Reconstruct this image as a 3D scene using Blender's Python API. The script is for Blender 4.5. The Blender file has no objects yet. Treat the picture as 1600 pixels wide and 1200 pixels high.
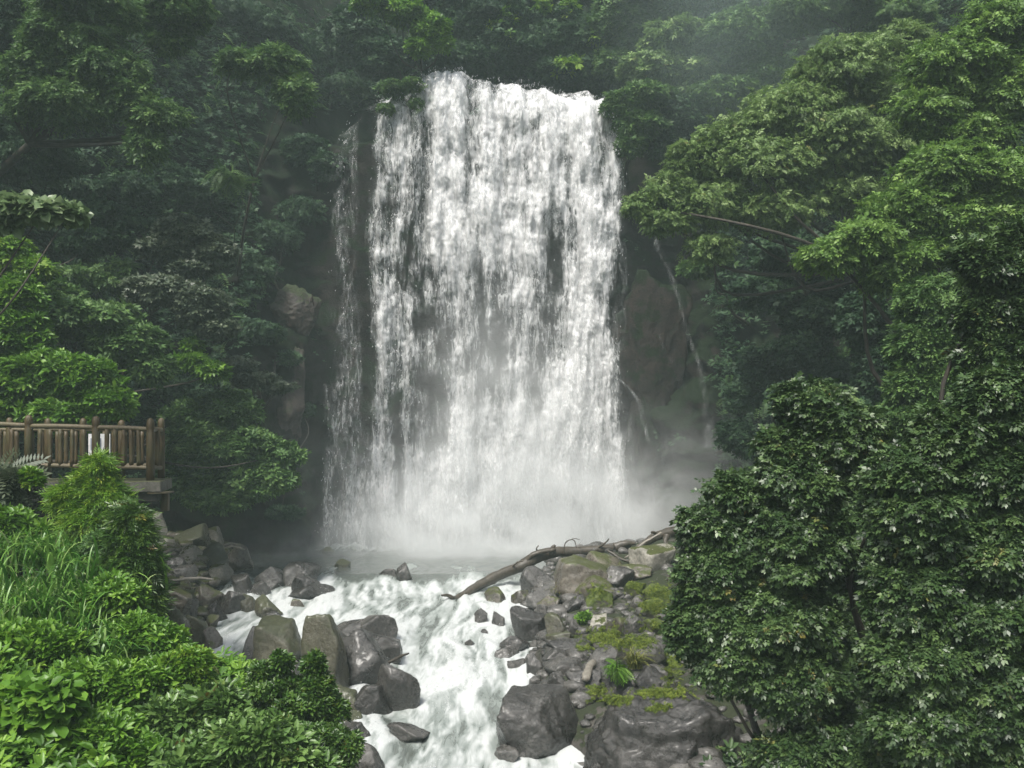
import bpy, math, random
import numpy as np
from mathutils import Vector
from mathutils.bvhtree import BVHTree

# ------------------------------------------------------------------ camera, world, sun, exposure
S = bpy.context.scene
COL = S.collection
F, CZ, HY = 1385.0, 4.0, 700.0           # focal length in photo pixels, camera height, horizon row
cam_d = bpy.data.cameras.new('camera'); cam = bpy.data.objects.new('camera', cam_d); COL.objects.link(cam)
cam.location = (0, 0, CZ); cam.rotation_euler = (math.radians(90), 0, 0)
cam_d.sensor_width = 36; cam_d.lens = F / 1600 * 36; cam_d.shift_y = (HY - 600) / 1600
cam_d.clip_start = 0.1; cam_d.clip_end = 2000
S.camera = cam
world = bpy.data.worlds.new('World'); S.world = world; world.use_nodes = True
wn, wl = world.node_tree.nodes, world.node_tree.links
SUN_EL, SUN_AZ = math.radians(58), math.radians(205)   # azimuth clockwise from +Y
sky = wn.new('ShaderNodeTexSky'); sky.sky_type = 'NISHITA'; sky.sun_disc = False
sky.sun_elevation = SUN_EL; sky.sun_rotation = SUN_AZ; sky.dust_density = 4.0; sky.air_density = 1.0; sky.ozone_density = 1.0
hs = wn.new('ShaderNodeHueSaturation'); hs.inputs['Saturation'].default_value = 0.75
wl.new(sky.outputs[0], hs.inputs['Color']); wl.new(hs.outputs[0], wn['Background'].inputs['Color'])
wn['Background'].inputs['Strength'].default_value = 0.125
sd = bpy.data.lights.new('sun', 'SUN'); sd.energy = 3.0; sd.angle = math.radians(14); sd.color = (1.0, 0.965, 0.9)
so = bpy.data.objects.new('sun', sd); COL.objects.link(so)
sdir = Vector((math.sin(SUN_AZ) * math.cos(SUN_EL), math.cos(SUN_AZ) * math.cos(SUN_EL), math.sin(SUN_EL)))
so.rotation_euler = sdir.to_track_quat('Z', 'Y').to_euler(); so.location = (0, 0, 60)
S.view_settings.view_transform = 'Standard'; S.view_settings.look = 'None'
S.view_settings.exposure = 0.9; S.view_settings.gamma = 1.0; S.view_settings.use_curve_mapping = False
S.render.engine = 'CYCLES'
cy = S.cycles
cy.use_denoising = True; cy.denoiser = 'OPENIMAGEDENOISE'
cy.use_adaptive_sampling = True; cy.adaptive_threshold = 0.02
cy.max_bounces = 8; cy.diffuse_bounces = 3; cy.glossy_bounces = 2; cy.transmission_bounces = 4
cy.transparent_max_bounces = 12; cy.volume_bounces = 3
cy.volume_step_rate = 1.0; cy.volume_max_steps = 128
cy.caustics_reflective = False; cy.caustics_refractive = False
cy.sample_clamp_indirect = 4.0

# ------------------------------------------------------------------ numbers: noise, helpers
rng = np.random.default_rng(7); random.seed(7)
def W(px, py, Y): return np.array([(px - 800) / F * Y, Y, CZ + (HY - py) / F * Y])
_perm = np.random.default_rng(3).permutation(512).astype(np.int64)
_grad = np.random.default_rng(4).normal(size=(512, 3)); _grad /= np.linalg.norm(_grad, axis=1)[:, None]
def noise3(P):
    P = np.asarray(P, float); i = np.floor(P).astype(np.int64); f = P - i
    u = f * f * f * (f * (f * 6 - 15) + 10); r = 0
    for dx in (0, 1):
        for dy in (0, 1):
            for dz in (0, 1):
                h = _perm[(_perm[(_perm[(i[..., 0] + dx) & 511] + i[..., 1] + dy) & 511] + i[..., 2] + dz) & 511]
                g = _grad[h]
                d = g[..., 0] * (f[..., 0] - dx) + g[..., 1] * (f[..., 1] - dy) + g[..., 2] * (f[..., 2] - dz)
                w = (u[..., 0] if dx else 1 - u[..., 0]) * (u[..., 1] if dy else 1 - u[..., 1]) * (u[..., 2] if dz else 1 - u[..., 2])
                r = r + w * d
    return r * 1.6
def fbm(P, o=4, s=0.0, gain=.5):
    P = np.asarray(P, float) + s; a, r = 1.0, 0
    for k in range(o):
        r = r + a * noise3(P * (2.03 ** k) + 17.3 * k); a *= gain
    return r
def sst(a, b, x):
    t = np.clip((np.asarray(x, float) - a) / (b - a), 0, 1); return t * t * (3 - 2 * t)
def nrm(v): return v / np.maximum(np.linalg.norm(v, axis=-1, keepdims=True), 1e-9)

def link(o, parent=None):
    COL.objects.link(o)
    if parent is not None: o.parent = parent
    return o
def mk(name, V, F4=None, mat=None, parent=None, F3=None, smooth=True, attrs=None):
    V = np.asarray(V, np.float32)
    loops, sizes = [], []
    if F4 is not None and len(F4): loops.append(np.asarray(F4, np.int32).ravel()); sizes.append(np.full(len(F4), 4, np.int32))
    if F3 is not None and len(F3): loops.append(np.asarray(F3, np.int32).ravel()); sizes.append(np.full(len(F3), 3, np.int32))
    L = np.concatenate(loops); Z = np.concatenate(sizes)
    me = bpy.data.meshes.new(name); me.vertices.add(len(V)); me.vertices.foreach_set('co', V.ravel())
    me.loops.add(len(L)); me.loops.foreach_set('vertex_index', L)
    me.polygons.add(len(Z)); st = np.concatenate([[0], np.cumsum(Z)[:-1]]).astype(np.int32)
    me.polygons.foreach_set('loop_start', st); me.polygons.foreach_set('loop_total', Z)
    me.update(calc_edges=True)
    me.polygons.foreach_set('use_smooth', np.full(len(Z), smooth, bool))
    for k, a in (attrs or {}).items():
        at = me.attributes.new(k, 'FLOAT', 'POINT'); at.data.foreach_set('value', np.asarray(a, np.float32))
    if mat: me.materials.append(mat)
    o = bpy.data.objects.new(name, me)
    return link(o, parent)
def tag(o, label=None, cat=None, group=None, kind=None):
    if label: o['label'] = label
    if cat: o['category'] = cat
    if group: o['group'] = group
    if kind: o['kind'] = kind
    return o
def empty(name, loc, label, cat, group=None):
    o = bpy.data.objects.new(name, None); o.location = tuple(float(v) for v in loc); o.empty_display_size = .1
    return tag(link(o), label, cat, group)
def grid_faces(nu, nv):
    i = np.arange(nu * nv).reshape(nu, nv)
    return np.stack([i[:-1, :-1], i[1:, :-1], i[1:, 1:], i[:-1, 1:]], -1).reshape(-1, 4)
def catmull(P, n=6):
    P = np.asarray(P, float); Q = np.vstack([2 * P[0] - P[1], P, 2 * P[-1] - P[-2]]); out = []
    for k in range(1, len(Q) - 2):
        for t in np.linspace(0, 1, n, endpoint=False):
            a, b, c, d = Q[k - 1], Q[k], Q[k + 1], Q[k + 2]
            out.append(.5 * (2 * b + (c - a) * t + (2 * a - 5 * b + 4 * c - d) * t * t + (3 * b - a - 3 * c + d) * t ** 3))
    out.append(P[-1]); return np.array(out)
def tube(P, R, seg=8, sm=5, rough=0.0):
    """vertices and quads of a tapering tube with closed tips; R = radius per control point"""
    P = np.asarray(P, float); PR = np.column_stack([P, np.asarray(R, float)])
    C = catmull(PR, sm) if sm > 1 else PR
    c, r = C[:, :3], np.maximum(C[:, 3], .0015)
    T = nrm(np.gradient(c, axis=0)); up = np.array([0, 0, 1.]) if abs(T[0][2]) < .9 else np.array([1., 0, 0])
    A = np.zeros_like(T); A[0] = nrm(np.cross(T[0], up))
    for k in range(1, len(T)):
        a = A[k - 1] - T[k] * np.dot(A[k - 1], T[k]); A[k] = nrm(a)
    B = np.cross(T, A); th = np.linspace(0, 2 * np.pi, seg, endpoint=False)
    ring = A[:, None] * np.cos(th)[None, :, None] + B[:, None] * np.sin(th)[None, :, None]
    rr = r[:, None] * np.ones(seg)[None]
    V = c[:, None] + ring * rr[..., None]
    if rough: rr = rr * (1 + rough * fbm(V * 3.1 / max(r.max(), .05) * .25, 3)); V = c[:, None] + ring * rr[..., None]
    n = len(c); i = np.arange(n * seg).reshape(n, seg); j = np.roll(i, -1, 1)
    Fq = np.stack([i[:-1], j[:-1], j[1:], i[1:]], -1).reshape(-1, 4)
    V = np.vstack([V.reshape(-1, 3), c[0], c[-1]]); a, b = n * seg, n * seg + 1
    Ft = np.vstack([np.stack([j[0], i[0], np.full(seg, a)], -1), np.stack([i[-1], j[-1], np.full(seg, b)], -1)])
    return V, Fq, Ft
def join(parts):
    V, Q, T, n = [], [], [], 0
    for v, q, t in parts:
        V.append(v); Q.append(q + n)
        if t is not None: T.append(t + n)
        n += len(v)
    return np.vstack(V), np.vstack(Q), (np.vstack(T) if T else None)
def box(x0, y0, z0, x1, y1, z1, b=.01):
    """box with chamfered vertical and horizontal edges (24 vertices)"""
    V = []
    for z, ins in ((z0, b), (z0 + b, 0), (z1 - b, 0), (z1, b)):
        for (sx, sy) in ((0, 0), (1, 0), (1, 1), (0, 1)):
            X = (x0 + ins) if sx == 0 else (x1 - ins); Y = (y0 + ins) if sy == 0 else (y1 - ins)
            V.append((X, Y, z))
    V = np.array(V, float); Q = [[3, 2, 1, 0], [12, 13, 14, 15]]
    for k in range(3):
        for a in range(4): c = (a + 1) % 4; Q.append([k * 4 + a, k * 4 + c, k * 4 + 4 + c, k * 4 + 4 + a])
    return V, np.array(Q), None

# ------------------------------------------------------------------ materials
def new_mat(name):
    m = bpy.data.materials.new(name); m.use_nodes = True; n, l = m.node_tree.nodes, m.node_tree.links
    return m, n, l, n['Principled BSDF'], n['Material Output']
def ramp(n, stops, interp='LINEAR'):
    r = n.new('ShaderNodeValToRGB'); e = r.color_ramp.elements; r.color_ramp.interpolation = interp
    while len(e) < len(stops): e.new(.5)
    for k, (p, c) in enumerate(stops):
        e[k].position = p; e[k].color = (*c, 1) if isinstance(c, tuple) else (c, c, c, 1)
    return r
def ntex(n, l, vec, scale, det=5, rough=.55, dist=0.0):
    t = n.new('ShaderNodeTexNoise'); t.inputs['Scale'].default_value = scale; t.inputs['Detail'].default_value = det
    t.inputs['Roughness'].default_value = rough; t.inputs['Distortion'].default_value = dist
    if vec is not None: l.new(vec, t.inputs['Vector'])
    return t
def geo_pos(n, l, scale=(1, 1, 1)):
    g = n.new('ShaderNodeNewGeometry'); m = n.new('ShaderNodeMapping'); m.inputs['Scale'].default_value = scale
    l.new(g.outputs['Position'], m.inputs['Vector']); return m.outputs[0], g
def mth(n, l, op, a, b=None, clamp=False):
    m = n.new('ShaderNodeMath'); m.operation = op; m.use_clamp = clamp
    for k, v in enumerate((a, b)):
        if v is None: continue
        if isinstance(v, (int, float)): m.inputs[k].default_value = v
        else: l.new(v, m.inputs[k])
    return m.outputs[0]
def mixc(n, l, fac, a, b):
    m = n.new('ShaderNodeMix'); m.data_type = 'RGBA'
    for s, v in ((m.inputs[0], fac), (m.inputs[6], a), (m.inputs[7], b)):
        if isinstance(v, (int, float)): s.default_value = v
        elif isinstance(v, tuple): s.default_value = (*v, 1)
        else: l.new(v, s)
    return m.outputs[2]

def leaf_mat(name, dark, mid, light, accent=None, rough=.42, trans=.22, spec=.5):
    m, n, l, p, out = new_mat(name)
    a = n.new('ShaderNodeAttribute'); a.attribute_name = 'var'
    st = [(0.0, dark), (.5, mid), (.95, light)]
    if accent: st = [(0.0, dark), (.45, mid), (.93, light), (.985, accent)]
    r = ramp(n, st); l.new(a.outputs['Fac'], r.inputs[0])
    v, g = geo_pos(n, l); t = ntex(n, l, v, 1.3, 3)
    c = mixc(n, l, mth(n, l, 'MULTIPLY', t.outputs['Fac'], .3), r.outputs[0], dark)
    l.new(c, p.inputs['Base Color']); p.inputs['Roughness'].default_value = rough
    p.inputs['Specular IOR Level'].default_value = spec
    tr = n.new('ShaderNodeBsdfTranslucent'); l.new(c, tr.inputs['Color'])
    mx = n.new('ShaderNodeMixShader'); mx.inputs[0].default_value = trans
    l.new(p.outputs[0], mx.inputs[1]); l.new(tr.outputs[0], mx.inputs[2]); l.new(mx.outputs[0], out.inputs['Surface'])
    return m
M = {}
M['camellia'] = leaf_mat('leaf_camellia', (.012, .027, .010), (.042, .086, .025), (.12, .195, .06), (.2, .16, .04), rough=.42, trans=.16, spec=.5)
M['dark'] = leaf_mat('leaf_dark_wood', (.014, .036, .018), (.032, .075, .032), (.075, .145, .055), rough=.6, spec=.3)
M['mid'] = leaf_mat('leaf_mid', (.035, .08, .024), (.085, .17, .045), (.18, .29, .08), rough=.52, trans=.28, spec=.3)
M['feather'] = leaf_mat('leaf_feather', (.055, .105, .03), (.15, .245, .07), (.30, .42, .15), (.32, .28, .1), rough=.5, trans=.32, spec=.35)
M['bright'] = leaf_mat('leaf_bright', (.04, .105, .012), (.115, .255, .026), (.235, .40, .055), rough=.42, trans=.32, spec=.4)
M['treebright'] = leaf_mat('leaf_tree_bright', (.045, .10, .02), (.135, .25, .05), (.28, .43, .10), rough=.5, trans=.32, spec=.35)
M['laurel'] = leaf_mat('leaf_laurel', (.035, .078, .018), (.09, .175, .04), (.18, .29, .08), (.25, .16, .05), rough=.38, trans=.22, spec=.4)
M['streamleaf'] = leaf_mat('leaf_stream', (.025, .06, .012), (.055, .13, .02), (.12, .2, .03), (.35, .16, .03), rough=.4, trans=.25)
M['lime'] = leaf_mat('leaf_lime', (.045, .12, .012), (.12, .26, .022), (.27, .39, .04), (.3, .2, .03), rough=.45, trans=.32)
M['grey'] = leaf_mat('leaf_greygreen', (.04, .06, .035), (.07, .10, .055), (.14, .17, .10), rough=.5)
M['pale'] = leaf_mat('leaf_pale', (.08, .14, .05), (.17, .25, .11), (.3, .38, .2), rough=.4, trans=.35)
M['grass'] = leaf_mat('grass_blade', (.03, .1, .012), (.09, .24, .03), (.24, .4, .09), (.42, .48, .24), rough=.4, trans=.3)
M['yellowgrass'] = leaf_mat('grass_yellow', (.07, .09, .015), (.18, .2, .04), (.33, .33, .09), rough=.5, trans=.3)
M['mossy'] = leaf_mat('moss_tuft', (.035, .055, .008), (.085, .125, .016), (.17, .21, .03), rough=.8, trans=.1, spec=.2)

def bark_mat(name, c1, c2, rough=.75):
    m, n, l, p, out = new_mat(name)
    v, g = geo_pos(n, l, (4, 4, 1.2)); t = ntex(n, l, v, 2.5, 6, .65, .4)
    r = ramp(n, [(.3, c1), (.7, c2)]); l.new(t.outputs['Fac'], r.inputs[0]); l.new(r.outputs[0], p.inputs['Base Color'])
    p.inputs['Roughness'].default_value = rough
    b = n.new('ShaderNodeBump'); b.inputs['Strength'].default_value = .6; b.inputs['Distance'].default_value = .02
    l.new(t.outputs['Fac'], b.inputs['Height']); l.new(b.outputs[0], p.inputs['Normal'])
    return m
M['bark'] = bark_mat('bark', (.018, .016, .012), (.06, .05, .038))
M['log'] = bark_mat('wet_driftwood', (.025, .022, .016), (.09, .077, .058), .45)
M['palewood'] = bark_mat('bleached_branch', (.12, .11, .09), (.26, .24, .2), .55)

def rock_mat(name, dark, mid, light, moss=0.0, mosscol=(.07, .085, .015), rough=(.16, .46), scale=1.0, bump=.6, coat=.25, spec=.5):
    m, n, l, p, out = new_mat(name)
    v, g = geo_pos(n, l)
    oi = n.new('ShaderNodeObjectInfo')
    t1 = ntex(n, l, v, 1.6 * scale, 8, .62, .3); t2 = ntex(n, l, v, 17 * scale, 9, .72)
    f = mth(n, l, 'ADD', mth(n, l, 'MULTIPLY', t1.outputs['Fac'], .55), mth(n, l, 'MULTIPLY', t2.outputs['Fac'], .45))
    f = mth(n, l, 'ADD', f, mth(n, l, 'MULTIPLY', mth(n, l, 'SUBTRACT', oi.outputs['Random'], .5), .16))
    r = ramp(n, [(.36, dark), (.5, mid), (.66, light)]); l.new(f, r.inputs[0])
    col = r.outputs[0]
    if moss:
        s = n.new('ShaderNodeSeparateXYZ'); l.new(g.outputs['Normal'], s.inputs[0])
        t3 = ntex(n, l, v, 2.2 * scale, 7, .65)
        mm = mth(n, l, 'ADD', mth(n, l, 'MULTIPLY', s.outputs['Z'], .45), mth(n, l, 'MULTIPLY', t3.outputs['Fac'], 1.3))
        mr = ramp(n, [(1.12 - moss * .7 if 1.12 - moss * .7 < .98 else .97, 0.0), (min(1.0, 1.3 - moss * .7), 1.0)]); l.new(mm, mr.inputs[0])
        mc = ramp(n, [(.35, tuple(.45 * q for q in mosscol)), (.7, mosscol)]); l.new(t2.outputs['Fac'], mc.inputs[0])
        col = mixc(n, l, mr.outputs[0], col, mc.outputs[0])
        rr = n.new('ShaderNodeMapRange'); l.new(mr.outputs[0], rr.inputs[0]); rr.inputs[3].default_value = 0; rr.inputs[4].default_value = .35
    l.new(col, p.inputs['Base Color'])
    t4 = ntex(n, l, v, 3.3 * scale, 5)
    ro = n.new('ShaderNodeMapRange'); ro.inputs[1].default_value = .35; ro.inputs[2].default_value = .65
    ro.inputs[3].default_value = rough[0]; ro.inputs[4].default_value = rough[1]; l.new(mth(n, l, 'ADD', mth(n, l, 'MULTIPLY', t4.outputs['Fac'], .5), mth(n, l, 'MULTIPLY', t2.outputs['Fac'], .5)), ro.inputs[0])
    rv = ro.outputs[0]
    if moss: rv = mth(n, l, 'ADD', rv, rr.outputs[0], True)
    l.new(rv, p.inputs['Roughness'])
    vo = n.new('ShaderNodeTexVoronoi'); vo.feature = 'DISTANCE_TO_EDGE'; vo.inputs['Scale'].default_value = 1.1 * scale
    tw = ntex(n, l, v, 1.5 * scale, 4); vv = n.new('ShaderNodeVectorMath'); vv.operation = 'ADD'
    l.new(v, vv.inputs[0]); l.new(tw.outputs['Color'], vv.inputs[1]); l.new(vv.outputs[0], vo.inputs['Vector'])
    crk = mth(n, l, 'MINIMUM', vo.outputs['Distance'], .04)
    hgt = mth(n, l, 'ADD', mth(n, l, 'MULTIPLY', t1.outputs['Fac'], 1.0), mth(n, l, 'MULTIPLY', t2.outputs['Fac'], .6))
    hgt = mth(n, l, 'ADD', hgt, mth(n, l, 'MULTIPLY', crk, 1.0))
    b = n.new('ShaderNodeBump'); b.inputs['Strength'].default_value = bump; b.inputs['Distance'].default_value = .09
    l.new(hgt, b.inputs['Height']); l.new(b.outputs[0], p.inputs['Normal'])
    p.inputs['Specular IOR Level'].default_value = spec; p.inputs['Coat Weight'].default_value = coat; p.inputs['Coat Roughness'].default_value = .25
    return m
M['rock'] = rock_mat('wet_grey_rock', (.016, .0155, .0138), (.044, .0425, .0385), (.12, .116, .107))
M['rock_brown'] = rock_mat('wet_brown_rock', (.03, .027, .02), (.08, .07, .054), (.16, .143, .115), moss=.35)
M['rock_olive'] = rock_mat('olive_rock', (.032, .031, .02), (.065, .062, .04), (.12, .115, .078), moss=.55, mosscol=(.07, .078, .035))
M['rock_pale'] = rock_mat('pale_rock', (.12, .115, .095), (.24, .23, .195), (.40, .385, .33), moss=.2, rough=(.4, .65), coat=.05)
M['rock_moss'] = rock_mat('mossy_rock', (.03, .029, .02), (.06, .056, .04), (.1, .095, .07), moss=.85, mosscol=(.09, .125, .02), rough=(.35, .6), coat=.1)
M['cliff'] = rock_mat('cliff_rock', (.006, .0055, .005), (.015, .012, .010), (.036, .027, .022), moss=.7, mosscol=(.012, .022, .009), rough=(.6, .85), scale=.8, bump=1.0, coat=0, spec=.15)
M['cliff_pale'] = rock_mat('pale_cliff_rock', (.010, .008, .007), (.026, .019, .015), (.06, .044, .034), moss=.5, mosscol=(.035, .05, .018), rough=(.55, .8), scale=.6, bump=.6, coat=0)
M['soil'] = rock_mat('dark_soil', (.018, .017, .014), (.04, .037, .031), (.08, .073, .062), moss=.05, mosscol=(.03, .04, .015), rough=(.6, .9), scale=1.2, coat=0)

# ------------------------------------------------------------------ terrain: stream profile, ground, cliff
def wlev(y):                                   # water level along the stream
    return np.interp(y, [-20, 0, 15, 20, 24.2, 25.0, 27.2, 28.2, 60], [-3.6, -2.8, -1.45, -.98, -.54, -.42, -.17, 0, 0])
_LY = [-20, 0, 10, 15, 17, 18.6, 20, 22, 25, 29, 33, 36, 60]
def XL(y): return np.interp(y, _LY, [-1.5, -1.5, -1.6, -2.5, -3.9, -6.2, -6.9, -7.5, -8.2, -9.0, -10.0, -10.8, -11])
def XR(y): return np.interp(y, _LY, [1.2, 1.2, 1.0, .8, -.1, -.05, 0, .1, .05, .6, 4.2, 9.5, 10])
def ground(x, y):
    x, y = np.asarray(x, float), np.asarray(y, float); w = wlev(y)
    dl, dr = XL(y) - x, x - XR(y)
    far = sst(17.5, 19.5, y)
    low = -.55 + 1.0 * sst(-.3, .9, dl) + .16 * np.clip(dl, 0, 12)
    hill = .2 + .36 * (-x - 1.5) - w
    mk_ = sst(0, 1.3, dl); lh = low * (1 - mk_) + np.maximum(hill, low) * mk_
    far = sst(12.0, 14.2, y - 2.6 * sst(-7, -9, x)); left = low * far + lh * (1 - far)
    pad = sst(-6.8, -8.4, x) * sst(12, 14, y) * sst(21, 19, y)
    right = -.55 + .85 * sst(-.3, 1.1, dr) + .17 * np.clip(dr, 0, 14)
    z = w + np.where(dl > dr, left, right)
    P = np.stack([x * .6, y * .6, 0 * x], -1)
    z = z + .16 * fbm(P, 4) + .5 * sst(12, 30, np.abs(x)) * fbm(P * .2, 3)
    return z + 0 * pad
nx, ny = 420, 460
gx = np.concatenate([np.linspace(-300, -19, 14), np.linspace(-18, 18, nx - 28), np.linspace(19, 300, 14)])
gy = np.concatenate([np.linspace(-300, -5, 12), np.linspace(-4, 42, ny - 24), np.linspace(43, 300, 12)])
GX, GY = np.meshgrid(gx, gy, indexing='ij'); GZ = ground(GX, GY)
GV = np.stack([GX, GY, GZ], -1).reshape(-1, 3); GF = grid_faces(nx, ny)
tag(mk('ground', GV, GF, M['soil']), 'dark damp soil and stream bed of the gorge', kind='structure')

cp = catmull([(-17, -4), (-17, 8), (-16.5, 18), (-16, 25), (-14.5, 30), (-12, 33.2), (-9.5, 35), (-7, 36.1), (-4, 36.6), (0, 36.6), (4.3, 36.4), (6, 35.6), (8, 34.6), (11, 33.6), (14, 31.5), (15.5, 28), (16, 22), (16, 12), (16, -4)], 30)
seg = np.r_[0, np.cumsum(np.linalg.norm(np.diff(cp, axis=0), axis=1))]
NU, NZ = 560, 300
uu = np.linspace(0, seg[-1], NU); px_, py_ = np.interp(uu, seg, cp[:, 0]), np.interp(uu, seg, cp[:, 1])
tx, ty = np.gradient(px_), np.gradient(py_); tl = np.hypot(tx, ty); ox, oy = -ty / tl, tx / tl
zz = np.concatenate([np.linspace(-4, 24, 230), np.linspace(24.3, 60, NZ - 230)])
U, Z = np.meshgrid(np.arange(NU), zz, indexing='ij'); PX, PY = px_[U], py_[U]
zone = sst(-8.2, -7.2, PX) * sst(5.6, 4.8, PX) * (PY > 30)
def liptop(x): return np.interp(x, [-8, -6, -5.2, -3.6, -2.9, -1.5, 0, 1.2, 2.2, 3.4, 4.4], [17.0, 17.2, 18.0, 19.0, 18.9, 18.65, 18.4, 18.3, 17.95, 17.8, 17.9])
lz = liptop(PX) - .25
off_w = .03 * np.clip(Z, 0, 99) + 5.0 * sst(0, .8, Z - lz) + .45 * np.clip(Z - lz - .5, 0, 99)
off_o = .20 * np.clip(Z, 0, 99) + .30 * np.clip(Z - 18, 0, 99)
off_o = off_o - 1.2 * np.exp(-((PX + 9.6) / 1.5) ** 2) * (PY > 32) * sst(14, 8, Z)          # buttress left of the fall
off_o = off_o - 1.0 * np.exp(-((PX - 6.3) / 1.3) ** 2) * (PY > 32) * sst(11, 4, Z)          # outcrop right of the fall
OFF = off_w * zone + off_o * (1 - zone)
CX, CY = PX + ox[U] * OFF, PY + oy[U] * OFF
Q = np.stack([CX, CY, Z], -1)
ribs = np.abs(noise3(np.stack([U * .055, Z * .05, 0 * Z], -1)))
d = 1.1 * fbm(Q * .22, 4) + .30 * fbm(Q * 1.1, 5, 0, .6) - .35 * np.abs(fbm(Q * np.array([1.3, 1.3, .35]), 4, 70)) + .55 * (.3 - ribs)
led = np.abs(fbm(Q * np.array([.3, .3, .6]), 3, 40)); d = d - .35 * led
amp = 1 - .72 * zone
CY = CY + 1.1 * zone
CX, CY = CX + ox[U] * d * amp, CY + oy[U] * d * amp
CZZ = Z + .25 * fbm(Q * .8, 2, 9)
CV = np.stack([CX, CY, CZZ], -1); CF = grid_faces(NU, NZ)
CVf = CV.reshape(-1, 3)
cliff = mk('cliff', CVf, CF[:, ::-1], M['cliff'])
tag(cliff, 'dark wet rock walls of the gorge around the waterfall', kind='structure')
bvh_c = BVHTree.FromPolygons([tuple(v) for v in CVf.tolist()], [tuple(f) for f in CF.tolist()])

# water: pool and rapids -------------------------------------------------------
wx = np.arange(-12.5, 11.5, .06); wy = np.concatenate([np.arange(-12, 11, .3), np.arange(11, 38, .055)])
WX, WY = np.meshgrid(wx, wy, indexing='ij'); WZ = wlev(WY)
rap = sst(28.5, 26.9, WY + 1.1 * fbm(np.stack([WX * .5, WY * .5, 0 * WX], -1), 3, 60))                                    # 1 in the rapids, 0 in the pool
flow = np.stack([WX * 1.0 + .5 * fbm(np.stack([WX * .3, WY * .3, 0 * WX], -1), 2), WY * .19, 0 * WX], -1)
t1 = fbm(flow * 1.15, 5, 3, .42); t2 = fbm(flow * 4.5, 4, 11, .6); t3 = np.abs(fbm(flow * 2.2, 4, 23))
WZ = WZ + rap * (.14 * t1 + .006 * t2 - .02 * t3 + .02) + (1 - rap) * (.03 * t1 + .012 * t2)
splash = sst(33.2, 35.4, WY) * sst(-8.6, -6, WX) * sst(6.3, 4, WX)
WZ = WZ + splash * (.25 * np.abs(t1) + .12 * t2)
foam = rap * (.90 - .32 * sst(.08, .5, t3) + .42 * t1 + .18 * t2) + (1 - rap) * (.10 + .5 * np.clip(t1 - .25, 0, 1) * sst(32, 29.5, WY) * 2) + splash * .8
foam = foam - .35 * rap * sst(-6.0, -8.0, WX) * sst(25, 27, WY)
foam = foam + .0
def water_mat():
    m, n, l, p, out = new_mat('water_surface')
    a = n.new('ShaderNodeAttribute'); a.attribute_name = 'foam'
    v, g = geo_pos(n, l, (1.0, .2, 1.0)); t = ntex(n, l, v, 5, 10, .7, 1.0); tb = ntex(n, l, v, 2.0, 6, .6, .6)
    f = mth(n, l, 'ADD', a.outputs['Fac'], mth(n, l, 'MULTIPLY', mth(n, l, 'SUBTRACT', t.outputs['Fac'], .5), 1.25))
    r = ramp(n, [(.25, 0.0), (.9, 1.0)]); l.new(f, r.inputs[0])
    cr = ramp(n, [(.0, (.085, .098, .088)), (.45, (.22, .25, .235)), (1.0, (.47, .495, .49))]); l.new(r.outputs[0], cr.inputs[0])
    l.new(cr.outputs[0], p.inputs['Base Color'])
    rr = n.new('ShaderNodeMapRange'); rr.inputs[3].default_value = .12; rr.inputs[4].default_value = .7
    l.new(r.outputs[0], rr.inputs[0]); l.new(rr.outputs[0], p.inputs['Roughness'])
    b = n.new('ShaderNodeBump'); b.inputs['Strength'].default_value = .35; b.inputs['Distance'].default_value = .05
    l.new(mth(n, l, 'ADD', t.outputs['Fac'], mth(n, l, 'MULTIPLY', tb.outputs['Fac'], .8)), b.inputs['Height']); l.new(b.outputs[0], p.inputs['Normal'])
    return m
M['water'] = water_mat()
WV = np.stack([WX, WY, WZ], -1).reshape(-1, 3); WF = grid_faces(len(wx), len(wy))
tag(mk('water', WV, WF, M['water'], attrs={'foam': foam.ravel()}), 'grey-green pool and white foaming rapids below the waterfall', kind='structure')
GBV = BVHTree.FromPolygons([tuple(v) for v in GV.tolist()], [tuple(f) for f in GF.tolist()])
def hit_c(px, py, default=30.0):
    d_ = Vector(((px - 800) / F, 1, (HY - py) / F)).normalized()
    h = bvh_c.ray_cast(Vector((0, 0, CZ)), d_, 200)
    return h[0].y if h[0] is not None else default
def hit_g(px, py, default=20.0):
    """distance of the first ground or water the pixel's ray meets"""
    ys = np.arange(5, 40, .05); zr = CZ + (HY - py) / F * ys; x = (px - 800) / F * ys
    zs = np.maximum(ground(x, ys), wlev(ys)); k = np.nonzero(zr <= zs)[0]
    return float(ys[k[0]]) if len(k) else default
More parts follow.
